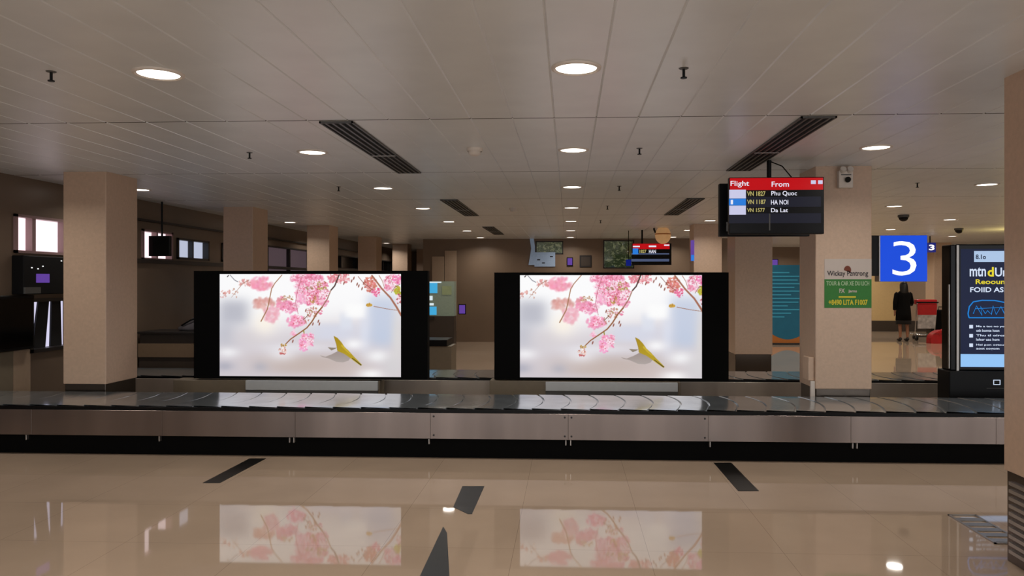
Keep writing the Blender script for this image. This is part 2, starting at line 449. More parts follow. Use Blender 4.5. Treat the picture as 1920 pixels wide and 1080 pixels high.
# columns
def column(X0, X1, Y0, Y1, label):
    c = thing('column', label, 'column', ((X0 + X1) / 2, (Y0 + Y1) / 2, 0), kind='structure')
    MB().bbox(X0, X1, Y0, Y1, .52, HC + .015, .008).build('shaft', 'stone', c)
    MB().bbox(X0 + .012, X1 - .012, Y0 + .012, Y1 - .012, 0, .525, .006).build('skirt', 'plinth_steel', c)
    return c
for k, lab in enumerate(['broad stone column standing behind the belt at the far left', 'second stone column from the left, rising behind the corner of the left screen',
                         'third stone column from the left, above the left screen', 'fourth stone column from the left, above the left screen',
                         'slim fifth stone column from the left, near the right end of the left screen', 'slimmest stone column, last of the row above the left screen']):
    y = [7.98, 11.8, 15.65, 19.5, 23.35, 27.1][k]
    column(-5.38, -4.91, y, y + .6, lab)
for k, lab in enumerate(['stone column with the green and white poster', 'stone column below the arrivals screen, left of the teal banner', 'stone column above the right end of the right screen']):
    y = [7.98, 11.8, 15.65][k]
    column(2.5, 3.06, y, y + .55, lab)
nc = column(2.51, 3.06, 4.05, 4.6, 'near stone column cut by the right edge of the photo')
for k in range(10):
    z = .06 + k * .043
    MB().box(2.505, 2.522, 4.12, 4.54, z, z + .02).build('louvre', 'silver', nc)
column(10.75, 11.25, 23.35, 23.9, 'stone column far back beside the black kiosk')

# ------------------------------------------------------------------ baggage carousel
YF, YFB, YI, YO, HB = 6.98, 7.93, 9.25, 10.17, .45
X0c, X1c = XL + .06, 9.0
car = thing('baggage_carousel', 'long steel sided baggage carousel with black overlapping rubber plates and dark base', 'baggage carousel', (0, YF, 0))
def belt(ya, yb, flip):
    mb = MB(); n = 12; pitch = .262
    def cv(t):  # crescent edge
        return (.085 * math.sin(PI * t) - .02 * t) * (1 if not flip else -1)
    x = X0c - .3
    while x < X1c + .2:
        vs = []; fs = []
        top = HB
        for j in range(n + 1):
            t = 1 - j / n
            yy = ya + (yb - ya) * j / n
            xa, xb = x + cv(t), x + cv(t) + pitch + .035
            mid = (xa + xb) / 2
            wob = .004 * math.sin(x * 5.1 + t * 4)
            for xx, dz in ((xa, -.008), (xa + .003, .004), (xa + pitch - .016, .0012), (xa + pitch - .012, -.008), (xa + pitch, -.008)):
                vs.append((min(max(xx, X0c), X1c), yy, top + dz * (1 + (2.2 * t ** 5 if dz > 0 else 0)) - .003 * (2 * t - 1) ** 6))
        for j in range(n):
            for q in range(4):
                fs.append((j * 5 + q, j * 5 + q + 1, j * 5 + q + 6, j * 5 + q + 5))
        mb.add(vs, fs, False); x += pitch
    mb.box(X0c, X1c, ya + .01, yb - .01, HB - .06, HB - .022)
    return mb
belt(YF + .03, YFB, False).build('rubber_belt', 'rubber', car)
belt(YI + .03, YO, True).build('rubber_belt', 'rubber', car)
mb = MB().box(X0c, X1c, YF + .005, YF + .03, .418, .447); mb.build('edge_rail', 'black', car)
MB().box(X0c, X1c, YI + .005, YI + .03, .425, .447).build('edge_rail', 'black', car)
# steel front panels in sections
sx = [X0c] + [-.007 + 1.25 * k for k in range(-4, 8)] + [X1c]
for i, (a, c) in enumerate(zip(sx[:-1], sx[1:])):
    p = MB().bbox(a + .0006, c - .0006, YF - .005, YF + .02, .182, .416, .0012, 1).build('steel_panel', 'steel', car)
    if i in (4, 5):
        for z in (.215, .385):
            for xb in (a + .03, c - .03): MB().cyl((xb, YF - .009, z), (xb, YF - .004, z), .009, n=10).build('bolt', 'dark_trim', p)
MB().box(X0c, X1c, YF + .045, YF + .08, 0, .19).build('base_skirt', 'bezel', car)
MB().box(X0c, X1c, YFB - .04, YFB - .02, .25, .43).build('inner_panel', 'steel_dull', car)
MB().bbox(X0c, X1c, YI, YI + .02, .22, .425, .004, 1).build('inner_panel', 'steel_dull', car)
MB().box(X0c, X1c, YO - .03, YO - .01, 0, .44).build('outer_panel', 'steel_dull', car)
for px in (47, 297, 542, 550, 804, 1061, 1070, 1332, 1600, 1608):
    x = at(px, 830, YF).x
    MB().bbox(x - .006, x + .006, YF + .01, YF + .05, .128, .178, .002, 1).build('clip', 'silver', car)
# island between the runs
o = MB().box(X0c, X1c, YFB - .015, YI - .005, 0, .25).build('island_platform', 'deck')
setp(o, 'low taupe platform between the two runs of the carousel', 'platform', None, 'structure')

# ------------------------------------------------------------------ big displays
def paint():
    W, H = 510, 289
    ZX0, ZX1, ZY0, ZY1 = 62., 1732., 65., 1010.
    k = W / (ZX1 - ZX0)
    xs = ZX0 + (np.arange(W) + .5) / k; ys = ZY0 + (np.arange(H) + .5) / H * (ZY1 - ZY0)
    X, Y = np.meshgrid(xs, ys)
    img = np.ones((H, W, 3)) * np.array([253, 253, 254.])
    rs = np.random.RandomState(3)
    def blob(cx, cy, rx, ry, col, a=1., p=2):
        nonlocal img
        w = a * np.exp(-(np.abs((X - cx) / rx) ** p + np.abs((Y - cy) / ry) ** p))
        img = img * (1 - w[..., None]) + np.array(col, float) * w[..., None]
    # soft out-of-focus background
    w = 1 / (1 + np.exp(-(Y - 560 + .10 * (X - 600)) / 60)); img = img * (1 - w[..., None]) + np.array([212, 205, 211.]) * w[..., None]
    blob(190, 420, 160, 130, (186, 187, 198), .95, 3); blob(120, 620, 130, 150, (190, 191, 203), .85)
    blob(330, 640, 170, 90, (214, 208, 212), .7)
    blob(480, 520, 110, 110, (255, 246, 232), .8)
    blob(900, 900, 520, 100, (196, 180, 174), .95, 3); blob(1250, 960, 200, 60, (205, 190, 186), .7)
    blob(110, 920, 90, 50, (172, 172, 186), .8); blob(440, 925, 70, 50, (180, 178, 188), .8); blob(270, 985, 250, 40, (205, 198, 205), .6)
    blob(140, 790, 110, 50, (246, 245, 248), .8); blob(640, 800, 140, 70, (240, 238, 242), .7)
    blob(1120, 600, 220, 80, (214, 217, 232), .85, 4); blob(1230, 500, 60, 80, (222, 226, 238), .9, 4)
    blob(1560, 470, 150, 230, (198, 207, 227), .97, 4); blob(1400, 600, 60, 180, (222, 226, 240), .8)
    blob(1560, 650, 120, 90, (192, 204, 226), .7); blob(1700, 650, 60, 260, (222, 218, 216), .8)
    blob(1310, 400, 95, 70, (254, 254, 254), 1, 4); blob(1300, 710, 90, 50, (250, 250, 252), .9); blob(1520, 820, 110, 60, (246, 246, 248), .9)
    blob(1460, 985, 120, 50, (252, 250, 250), .9); blob(1650, 900, 90, 90, (214, 212, 214), .7)
    blob(800, 740, 300, 40, (238, 238, 244), .5)
    # petals: small soft discs in clusters
    def disc(cx, cy, r1, r2, ang, col, a=1., soft=.25):
        R = max(r1, r2) * 1.5
        i0, i1 = int((cx - R - ZX0) * k), int((cx + R - ZX0) * k) + 2
        j0, j1 = int((cy - R - ZY0) * H / (ZY1 - ZY0)), int((cy + R - ZY0) * H / (ZY1 - ZY0)) + 2
        i0, i1, j0, j1 = max(i0, 0), min(i1, W), max(j0, 0), min(j1, H)
        if i0 >= i1 or j0 >= j1: return
        dx, dy = X[j0:j1, i0:i1] - cx, Y[j0:j1, i0:i1] - cy
        ca, sa = math.cos(ang), math.sin(ang)
        q = np.sqrt(((dx * ca + dy * sa) / r1) ** 2 + ((-dx * sa + dy * ca) / r2) ** 2)
        w = a * np.clip((1 + soft - q) / (2 * soft), 0, 1)
        img[j0:j1, i0:i1] = img[j0:j1, i0:i1] * (1 - w[..., None]) + np.array(col, float) * w[..., None]
    def cluster(cx, cy, rx, ry, n, cols, r=(8, 20), a=.85, soft=.35, edge=1.):
        for _ in range(n):
            t, q = rs.uniform(0, 6.283), math.sqrt(rs.uniform(0, 1)) * edge
            c = np.array(cols[rs.randint(len(cols))], float) + rs.uniform(-14, 14)
            rr = rs.uniform(*r)
            disc(cx + rx * q * math.cos(t), cy + ry * q * math.sin(t), rr, rr * rs.uniform(.45, .9), rs.uniform(0, 3.14), np.clip(c, 0, 255), a, soft)
    def line(pts, w0, w1, col, a=.95):
        n = len(pts) - 1; w0 *= .62; w1 *= .62
        for s_ in range(n):
            (xa, ya), (xb, yb) = pts[s_], pts[s_ + 1]
            L = math.hypot(xb - xa, yb - ya); m_ = max(int(L / 3), 1)
            for q in range(m_):
                t = q / m_; g = (s_ + t) / n
                disc(xa + (xb - xa) * t, ya + (yb - ya) * t, w0 + (w1 - w0) * g, w0 + (w1 - w0) * g, 0, col, a, .4)
    pk, pk2, lt, rd, br_, gr = (243, 150, 182), (236, 120, 160), (252, 205, 222), (205, 88, 104), (176, 118, 96), (168, 160, 70)
    def flowers(cx, cy, rx, ry, n, r=(20, 32)):
        for _ in range(n):
            t, q = rs.uniform(0, 6.283), math.sqrt(rs.uniform(0, 1))
            fx, fy = cx + rx * q * math.cos(t), cy + ry * q * math.sin(t)
            R = rs.uniform(*r); a0 = rs.uniform(0, 6.28); sq = rs.uniform(.55, 1)
            base_c = np.array([pk, (238, 140, 172), lt, (252, 214, 228), (240, 150, 182)][rs.randint(5)], float)
            for q5 in range(5):
                a5 = a0 + q5 * 1.2566
                cc = np.clip(base_c + rs.uniform(-22, 22), 0, 255)
                disc(fx + R * .55 * math.cos(a5), fy + R * .55 * sq * math.sin(a5), R * .48, R * .34 * sq, a5, cc, .9, .2)
                disc(fx + R * .78 * math.cos(a5), fy + R * .78 * sq * math.sin(a5), R * .2, R * .12, a5 + 1.57, np.clip(cc + 34, 0, 255), .7, .3)
            disc(fx, fy, R * .2, R * .17, 0, (192, 84, 112), .85, .4)
            disc(fx + 3, fy - 2, R * .08, R * .08, 0, (236, 196, 120), .8, .4)
    cluster(450, 150, 95, 62, 60, [pk, (245, 170, 190), (238, 140, 160)], (14, 28), .55, .5)
    cluster(300, 150, 60, 35, 25, [(230, 170, 165), (220, 140, 140)], (8, 16), .6)
    cluster(115, 250, 60, 40, 22, [(232, 170, 165), (206, 130, 120)], (5, 12), .7)
    cluster(200, 240, 40, 50, 14, [(190, 140, 120), (224, 180, 170)], (5, 10), .7)
    cluster(470, 345, 95, 55, 60, [(222, 165, 160), (232, 176, 172), (214, 150, 140)], (14, 28), .5, .5)
    cluster(540, 430, 70, 80, 60, [(240, 180, 198), (246, 196, 210), (236, 168, 180)], (14, 26), .55, .5)
    cluster(640, 340, 50, 60, 45, [pk, (242, 170, 190), (226, 150, 160)], (10, 20), .7)
    cluster(710, 370, 80, 50, 70, [(243, 160, 195), lt, (235, 140, 175)], (10, 20), .7)
    cluster(770, 500, 82, 52, 80, [(246, 166, 200), (250, 190, 214), (240, 150, 186)], (10, 20), .75)
    cluster(745, 610, 28, 26, 16, [pk, lt], (7, 14), .7)
    cluster(845, 690, 38, 72, 60, [(246, 160, 205), lt, (240, 140, 190)], (8, 18), .75)
    cluster(908, 670, 24, 70, 34, [(244, 150, 190), lt, (236, 130, 165)], (6, 13), .8)
    cluster(840, 760, 40, 12, 14, [(246, 160, 205)], (6, 12), .8)
    cluster(870, 110, 150, 50, 150, [pk, pk2, lt, (248, 180, 205)], (9, 18), .85)
    cluster(910, 230, 150, 120, 330, [pk, pk2, lt, lt, (250, 225, 232), (222, 100, 140)], (7, 17), .85)
    flowers(870, 110, 150, 45, 26); flowers(910, 220, 150, 120, 60); flowers(1020, 320, 50, 30, 7); flowers(820, 300, 50, 50, 9)
    cluster(950, 260, 130, 110, 110, [rd, (214, 120, 130), br_, (255, 238, 240)], (3, 8), .9)
    flowers(770, 500, 74, 42, 12); flowers(845, 690, 34, 66, 9, (18, 28)); flowers(908, 670, 20, 64, 6, (14, 22)); flowers(710, 370, 70, 42, 11); flowers(1650, 140, 70, 70, 10)
    cluster(1010, 170, 60, 40, 40, [gr, (190, 190, 110), (200, 120, 110)], (4, 9), .9)
    cluster(930, 300, 30, 40, 22, [(190, 165, 70), (170, 120, 70)], (4, 9), .9)
    cluster(890, 195, 40, 14, 14, [(165, 125, 95)], (5, 9), .8)
    cluster(1030, 330, 46, 34, 34, [pk, lt, (244, 170, 200)], (7, 14), .85)
    cluster(820, 300, 50, 50, 40, [(246, 170, 205), lt], (8, 16), .8)
    cluster(690, 290, 60, 24, 26, [(185, 140, 100), (200, 160, 130)], (5, 10), .8)
    cluster(920, 415, 50, 50, 50, [(214, 150, 150), (176, 130, 90), (200, 140, 130), lt], (5, 12), .85)
    cluster(995, 415, 16, 22, 10, [(236, 140, 170)], (6, 11), .9)
    cluster(850, 490, 40, 40, 18, [br_, (190, 100, 95)], (4, 8), .8)
    cluster(1180, 105, 100, 45, 80, [(226, 130, 140), (206, 100, 110), (240, 180, 185)], (6, 13), .85)
    cluster(1100, 105, 40, 40, 30, [(232, 130, 150), (220, 150, 150)], (7, 13), .8)
    for bx, by in ((1280, 130), (1330, 160), (1345, 175), (1300, 105), (1375, 200), (1390, 150), (1210, 150), (975, 500), (985, 525), (925, 525), (860, 400), (740, 685)):
        disc(bx, by, 6, 16, .3, (140, 76, 62), .9)
    cluster(1450, 165, 62, 75, 90, [(214, 124, 104), (226, 130, 130), (200, 100, 90), (236, 160, 160)], (6, 14), .85)
    cluster(1505, 235, 46, 38, 44, [(236, 110, 160), (226, 90, 130), lt], (5, 12), .9)
    cluster(1650, 150, 75, 80, 90, [(246, 190, 212), (236, 140, 170), (252, 220, 232)], (7, 15), .7)
    cluster(1690, 110, 40, 40, 30, [(240, 130, 185), (236, 110, 150)], (6, 14), .8)
    cluster(1700, 215, 32, 40, 40, [(176, 186, 50), (196, 170, 60), (140, 150, 40)], (6, 14), .9)
    cluster(1708, 290, 20, 55, 26, [(214, 120, 130), (170, 80, 80), lt], (5, 10), .85)
    bn = (132, 88, 66)
    line([(640, 75), (575, 150), (545, 200), (525, 300), (505, 390), (445, 505)], 6, 8, (168, 122, 92), .85)
    line([(1165, 75), (1125, 175), (1090, 215)], 9, 9, (84, 62, 58)); line([(1010, 370), (960, 430), (915, 505), (870, 560), (800, 610), (720, 665), (670, 715)], 10, 7, (150, 96, 62))
    line([(1090, 215), (1060, 290), (1010, 370)], 8, 9, (150, 100, 80), .4)
    line([(825, 85), (780, 230), (765, 330), (790, 435)], 5, 4, (190, 105, 125), .8); line([(885, 440), (835, 490)], 6, 5, bn)
    line([(1465, 80), (1555, 200), (1635, 285), (1690, 370), (1735, 450)], 10, 13, (166, 108, 86)); line([(1690, 398), (1600, 385), (1480, 362)], 4, 5, (160, 110, 84))
    line([(1530, 80), (1560, 130), (1580, 195)], 5, 4, (176, 118, 100)); line([(1340, 90), (1390, 150), (1480, 220)], 5, 5, (150, 90, 80), .8)
    line([(1615, 90), (1580, 135)], 6, 4, (190, 100, 110)); line([(1720, 160), (1670, 190), (1640, 240)], 4, 4, (110, 100, 60), .8); line([(1625, 80), (1660, 170)], 4, 4, (190, 120, 120))
    line([(160, 75), (200, 120), (235, 140)], 5, 6, (120, 118, 130), .8); line([(335, 120), (275, 155), (235, 205), (170, 285)], 6, 3, (180, 140, 124), .8); line([(135, 90), (150, 75)], 8, 6, (90, 84, 84), .8)
    cluster(1440, 352, 26, 12, 20, [(206, 160, 60), (180, 130, 60)], (6, 11), .95)
    line([(840, 590), (845, 615)], 8, 6, (150, 140, 40))
    cluster(650, 770, 36, 32, 34, [(222, 170, 150), (236, 210, 205), (196, 120, 105), (250, 236, 232)], (5, 11), .9)
    cluster(655, 720, 26, 16, 14, [(196, 160, 80), (170, 120, 60)], (4, 9), .9); cluster(640, 798, 36, 8, 12, [(190, 90, 90)], (4, 8), .9)
    # the bird, filled polygons with soft edge
    def poly(pts, col, col2=None):
        P = np.array(pts, float); n = len(P); acc = np.zeros((H, W))
        for ox in (-.33, 0, .33):
            for oy in (-.33, 0, .33):
                px_, py_ = X + ox / k, Y + oy / k; ins = np.zeros((H, W), bool)
                for i in range(n):
                    xa, ya = P[i]; xb, yb = P[(i + 1) % n]
                    if ya == yb: continue
                    ins ^= ((ya > py_) != (yb > py_)) & (px_ < (xb - xa) * (py_ - ya) / (yb - ya) + xa)
                acc += ins
        acc = (acc / 9)[..., None]
        c = np.array(col, float)
        if col2 is not None:
            g = np.clip((Y - P[:, 1].min()) / (P[:, 1].max() - P[:, 1].min()), 0, 1)[..., None]; c = c * (1 - g) + np.array(col2, float) * g
        img[:] = img * (1 - acc) + c * acc
    poly([(1060, 738), (1100, 742), (1146, 744), (1120, 758), (1094, 768)], (140, 128, 112))
    poly([(1155, 772), (1225, 790), (1275, 830), (1250, 862), (1200, 877), (1140, 872), (1060, 838), (1015, 830), (990, 814), (1040, 826), (1100, 802)], (158, 143, 138), (174, 164, 160))
    poly([(1115, 633), (1150, 652), (1185, 690), (1215, 735), (1255, 772), (1300, 822), (1340, 862), (1376, 900), (1362, 907), (1310, 870), (1268, 838), (1215, 800), (1150, 772), (1140, 715)], (168, 138, 20), (186, 162, 34))
    line([(1285, 838), (1330, 872), (1368, 902)], 5, 7, (66, 56, 24)); line([(1118, 640), (1142, 715), (1150, 770)], 3, 3, (150, 116, 30))
    line([(1190, 720), (1230, 765), (1270, 800)], 14, 8, (206, 180, 50), .35)
    img = np.clip(img, 0, 255) / 255
    return np.where(img <= .04045, img / 12.92, ((img + .055) / 1.055) ** 2.4)
PIC = paint()
def pic_mesh(w, h):
    H, W, _ = PIC.shape
    gx, gz = np.meshgrid(np.linspace(-w / 2, w / 2, W), np.linspace(h / 2, -h / 2, H))
    me = bpy.data.meshes.new('display_panel')
    co = np.stack([gx, np.zeros_like(gx), gz], -1).reshape(-1, 3)
    idx = np.arange(W * H).reshape(H, W)
    q = np.stack([idx[1:, :-1], idx[1:, 1:], idx[:-1, 1:], idx[:-1, :-1]], -1).reshape(-1, 4)
    me.vertices.add(len(co)); me.vertices.foreach_set('co', co.ravel())
    me.loops.add(q.size); me.loops.foreach_set('vertex_index', q.ravel().astype(np.int32))
    me.polygons.add(len(q)); me.polygons.foreach_set('loop_start', np.arange(0, q.size, 4, dtype=np.int32))
    me.update(); me.validate()
    ca = me.color_attributes.new('picture', 'FLOAT_COLOR', 'POINT')
    ca.data.foreach_set('color', np.concatenate([PIC.reshape(-1, 3), np.ones((W * H, 1))], 1).astype(np.float32).ravel())
    me.materials.append(M['picture'])
    return me
YS = 8.95
pm = None
def big_screen(x0, x1, y0, y1, dx0, dx1, dy0, dy1, label):
    global pm
    a, c = at(x0, y0, YS), at(x1, y1, YS); da, dc = at(dx0, dy0, YS), at(dx1, dy1, YS)
    t = thing('advertising_screen', label, 'screen', ((a.x + c.x) / 2, YS + .06, c.z))
    MB().box(a.x, c.x, YS + .004, YS + .12, c.z, a.z).build('housing', 'bezel', t)
    f = MB()
    f.box(a.x, da.x, YS - .008, YS + .004, c.z, a.z).box(dc.x, c.x, YS - .008, YS + .004, c.z, a.z)
    f.box(da.x, dc.x, YS - .008, YS + .004, da.z, a.z).box(da.x, dc.x, YS - .008, YS + .004, c.z, dc.z)
    f.build('bezel', 'bezel', t)
    w, h = dc.x - da.x, da.z - dc.z
    if pm is None: pm = pic_mesh(w, h)
    o = bpy.data.objects.new('display_panel', pm); C.objects.link(o); o.parent = t
    o.location = Vector(((da.x + dc.x) / 2, YS, (da.z + dc.z) / 2)) - t.location
    o['label'] = 'glowing picture of pink cherry blossom and a yellow bird'
    return t
SL = 'wide black advertising screen with bright cherry blossom picture, '
big_screen(364, 802, 508, 712, 412, 752, 514, 707, SL + 'the left one of two')
big_screen(927, 1366, 511, 714, 975, 1316, 516, 709.5, SL + 'the right one of two')
def plinth(px0, px1, gx0, gx1, zt, label, gy0, gy1):
    a, c = at(px0, 700, YS - .03), at(px1, 700, YS - .03)
    t = thing('screen_plinth', label, 'plinth', ((a.x + c.x) / 2, YS + .1, .25))
    MB().bbox(a.x, c.x, YS - .03, YS + .2, .25, zt - .001, .005, 1).build('plinth_box', 'plinth', t)
    g0, g1 = at(gx0, gy0, YS - .07), at(gx1, gy1, YS - .07)
    p = MB().bbox(g0.x, g1.x, YS - .07, YS - .031, g1.z, g0.z - .002, .004, 1).build('front_panel', 'grey', t)
    MB().box(g0.x, g1.x, YS - .06, YS - .031, .25, g1.z).build('panel_base', 'grey_dk', t)
plinth(325, 712, 460, 708, at(400, 712, YS).z, 'taupe plinth with light grey panel under the left blossom screen', 713, 733)
plinth(918, 1276, 1023, 1271, at(1100, 714, YS).z, 'taupe plinth with light grey panel under the right blossom screen', 716, 735)

# ------------------------------------------------------------------ hanging arrivals display
def zt(x, y): return 1345 + x / 8.31, 320 + y / 8.31
YT = 7.35
a, c = at(*zt(185, 105), YT), at(*zt(1665, 985), YT)
tv = thing('flight_display', 'large hanging black arrivals screen with red header beside the poster column', 'flight display', ((a.x + c.x) / 2, YT + .2, c.z))
MB().bbox(a.x, c.x, YT, YT + .07, c.z, a.z, .006).build('housing', 'black', tv)
MB().bbox(a.x - .02, c.x - .02, YT + .37, YT + .44, c.z - .0, a.z - .01, .006).build('rear_housing', 'black', tv)
MB().box(a.x + .1, c.x - .1, YT + .07, YT + .37, (a.z + c.z) / 2 - .06, (a.z + c.z) / 2 + .06).build('bracket', 'black_matte', tv)
xm = at(1443, 330, YT + .2).x
MB().cyl((xm, YT + .22, (a.z + c.z) / 2), (xm, YT + .22, HC + .02), .022).build('pole', 'black', tv)
MB().tube([(xm + .01, YT + .22, HC - .01), (xm + .12, YT + .2, HC - .06), (xm + .22, YT + .16, a.z - .01)], .006).build('cable', 'black', tv)
Y1 = YT - .001; Y2 = Y1 - .0025
plate('screen_panel', zt, 195, 115, 1650, 960, YT, 'row_black', tv)
hb = plate('header_bar', zt, 195, 118, 1648, 296, Y1, 'red_scr', tv)
r1 = plate('table_row', zt, 180, 410, 1615, 562, Y1, 'row_navy', tv)
plate('table_row', zt, 180, 668, 1615, 815, Y1, 'row_navy', tv)
for y0, y1 in ((298, 432), (545, 685)): plate('airline_cell', zt, 185, y0, 445, y1, Y1 - .001, 'cell_lilac', tv)
for x0, x1 in ((1458, 1535), (1570, 1640)): plate('flag_icon', zt, x0, 152, x1, 208, Y1 - .001, 'cell_lilac', hb)
bc = plate('airline_cell', zt, 182, 438, 445, 540, Y1 - .001, 'cell_blue', tv)
plate('airline_logo', zt, 208, 455, 245, 525, Y2, 'txt_white', bc)
for s_, x0, x1, y0, y1, pr in (('Flight', 205, 495, 160, 262, hb), ('From', 845, 1115, 170, 250, hb), ('Phu Quoc', 840, 1240, 318, 398, tv), ('HA NOI', 835, 1105, 455, 528, r1), ('Da Lat', 835, 1100, 585, 648, tv)):
    letter(s_, zt, x0, y0, x1, y1, Y2, 'txt_white', pr, .012)
for s_, x0, x1, y0, y1, pr in (('VN 1827', 462, 750, 322, 394, tv), ('VN 1187', 462, 755, 452, 520, r1), ('VN 1577', 462, 740, 585, 645, tv)):
    letter(s_, zt, x0, y0, x1, y1, Y2, 'txt_yellow', pr)
plate('seam', zt, 140, 800, 165, 945, YT + .02, 'grey_dk', tv)
p = MB(); rect_px(p, zt, 805, 670, 825, 930, Y2); p.build('seam', 'grey_dk', tv)

# small arrivals screen in the distance
YQ = 17.3
def z2(x, y): return 980 + x / 5.053, 400 + y / 5.053
a, c = at(*z2(1035, 285), YQ), at(*z2(1410, 490), YQ)
t2 = thing('flight_display', 'small distant arrivals screen with red header above the right blossom screen', 'flight display', ((a.x + c.x) / 2, YQ, c.z))
MB().bbox(a.x, c.x, YQ, YQ + .08, c.z, a.z, .006).build('housing', 'black', t2)
MB().cyl(((a.x + c.x) / 2 - .2, YQ + .12, c.z + .3), ((a.x + c.x) / 2 - .2, YQ + .12, HC), .02).build('pole', 'black', t2)
MB().box((a.x + c.x) / 2 - .3, (a.x + c.x) / 2 - .1, YQ + .08, YQ + .13, c.z + .25, c.z + .4).build('bracket', 'black', t2)
hb = plate('header_bar', z2, 1042, 288, 1392, 338, YQ, 'red_scr', t2)
gb = emis('row_greyblue', (80, 92, 125), .8)
plate('table_row', z2, 1030, 378, 1388, 390, YQ, gb, t2); plate('table_row', z2, 1030, 432, 1388, 456, YQ, gb, t2)
plate('airline_cell', z2, 1042, 332, 1095, 388, YQ - .001, 'cell_blue', t2)
for x0, x1, y0, y1 in ((1045, 1110, 308, 320), (1195, 1265, 305, 320), (1340, 1390, 296, 308)): plate('header_word', z2, x0, y0, x1, y1, YQ - .001, 'txt_white', hb)
letter('1827', z2, 1108, 345, 1172, 375, YQ - .001, 'txt_yellow', t2); letter('HAN', z2, 1196, 345, 1262, 378, YQ - .001, 'txt_white', t2)
a, c = at(*z2(980, 438), YQ + .3), at(*z2(1028, 498), YQ + .3)
p = MB().bbox(a.x, c.x, YQ + .3, YQ + .36, c.z, a.z, .004)
bx = p.build('sign_board', 'blue_dk')
t3 = thing('hanging_sign', 'tiny blue hanging sign left of the distant arrivals screen', 'sign', ((a.x + c.x) / 2, YQ + .33, c.z))
bx.data.transform(Matrix.Translation(-t3.location)); bx.parent = t3; WLOC[bx.name] = t3.location.copy()
MB().cyl(((a.x + c.x) / 2, YQ + .33, a.z), ((a.x + c.x) / 2, YQ + .33, HC), .008, n=8).build('rod', 'black', t3)
# tan globe hanging by the ceiling
g0 = at(1243, 441, 16.8)
t4 = thing('ceiling_globe', 'round tan globe hanging from the ceiling above the distant arrivals screen', 'globe', (g0.x, g0.y, g0.z - .19))
MB().ell(g0, .17, .17, .19, 24, 14).build('globe_shell', 'globe', t4)
MB().tube([(g0.x - .16, g0.y - .02, g0.z + .05), (g0.x - .19, g0.y, g0.z + .12), (g0.x - .19, g0.y, HC)], .02).build('hanger', 'black', t4)
MB().lathe([(.165, .035), (.176, .03), (.176, .015), (.168, .01)], (g0.x, g0.y, g0.z), 24).build('band', 'banner_orange', t4)
# pale blue board and purple lit sign on the centre wall
a, c = at(1002, 473, YC - .03), at(1041, 500, YC - .03)
t5 = thing('notice_board', 'pale blue board with tall pointed fin and dark marks, low beside the small leafy window', 'board', ((a.x + c.x) / 2, YC - .02, c.z))
MB().bbox(a.x, c.x, YC - .03, YC - .002, c.z, a.z, .004, 1).build('board', 'pale_blue', t5)
P0 = lambda x, y: at(x, y, YC - .035)
MB().prism([P0(991, 497), P0(1003, 497), P0(1003, 462), P0(998, 430), P0(993, 446), P0(996, 466)], (0, 0, 0), (0, .02, 0)).build('fin', 'pale_blue', t5)
for x, y in ((1010, 487), (1019, 493), (1034, 481)):
    q = at(x, y, YC - .032); MB().box(q.x - .04, q.x + .04, q.y - .002, q.y, q.z - .015, q.z + .015).build('dark_mark', 'ink', t5)
def lit_panel(name, label, cat, px0, py0, px1, py1, Y, m_, th=.03):
    a, c = at(px0, py0, Y), at(px1, py1, Y)
    t = thing(name, label, cat, ((a.x + c.x) / 2, Y, c.z))
    MB().bbox(a.x - .02, c.x + .02, Y + .002, Y + th, c.z - .02, a.z + .02, .004, 1).build('case', 'black', t)
    MB().box(a.x, c.x, Y - .002, Y + .002, c.z, a.z).build('lit_face', m_, t)
    return t
lit_panel('lit_sign', 'small pale purple lit sign on the far wall between the two leafy windows', 'sign', 1064, 484, 1073, 497, YC - .04, 'purple')
lit_panel('lit_sign', 'small purple and white lit sign in the gap between the two blossom screens', 'sign', 861, 572, 872, 588, 18.6, 'purple')
a = at(1098, 490, YC - .02)
t6 = thing('wall_poster', 'dark framed poster under the brown far wall, right of the purple lit sign', 'poster', (a.x, YC - .02, a.z - .2))
MB().bbox(a.x - .16, a.x + .16, YC - .02, YC, a.z - .16, a.z + .16, .004, 1).build('frame', 'dark_trim', t6)
MB().box(a.x - .12, a.x + .12, YC - .023, YC - .02, a.z - .12, a.z + .12).build('picture', 'counter_low', t6)
# slim purple sign beside the third right-hand column
a, c = at(1297, 450, 15.5), at(1304, 489, 15.5)
p = thing('banner_sign', 'slim purple and blue sign at the edge of the column above the right screen', 'sign', ((a.x + c.x) / 2, 15.6, c.z))
MB().box(a.x, 2.5, 15.58, 15.64, c.z, a.z).build('board', 'purple', p)
MB().box(a.x, a.x + .06, 15.576, 15.58, c.z, c.z + .12).build('lower_band', 'cell_blue', p)

# ------------------------------------------------------------------ poster column furniture
YP = 7.98
def z4(x, y): return 1535 + x / 9, 470 + y / 9
a, c = at(*z4(95, 140), YP), at(*z4(952, 965), YP)
po = thing('poster', 'white and green advertising poster stuck on the right stone column', 'poster', ((a.x + c.x) / 2, YP, c.z))
X_0, X_1 = max(a.x, 2.505), min(c.x, 3.055)
zmid = at(*z4(500, 482), YP).z
us_ = MB().box(X_0, X_1, YP - .004, YP + .002, zmid, a.z).build('upper_sheet', 'poster_white', po)
ls_ = MB().box(X_0, X_1, YP - .004, YP + .002, c.z, zmid).build('lower_sheet', 'poster_green', po)
def zp(x, y):  # photo box of the poster -> the sheet
    u = (x - 95) / 857
    q = X_0 + u * (X_1 - X_0); r = a.z + (y - 140) / 825 * (c.z - a.z); return q, r
def pw(s_, x0, y0, x1, y1, m_, par, off=.03):
    (q0, r0), (q1, r1) = zp(x0, y0), zp(x1, y1); words(s_, q0, q1, r1, r0, YP - .0045, MB(), offset=off).build('lettering', m_, par)
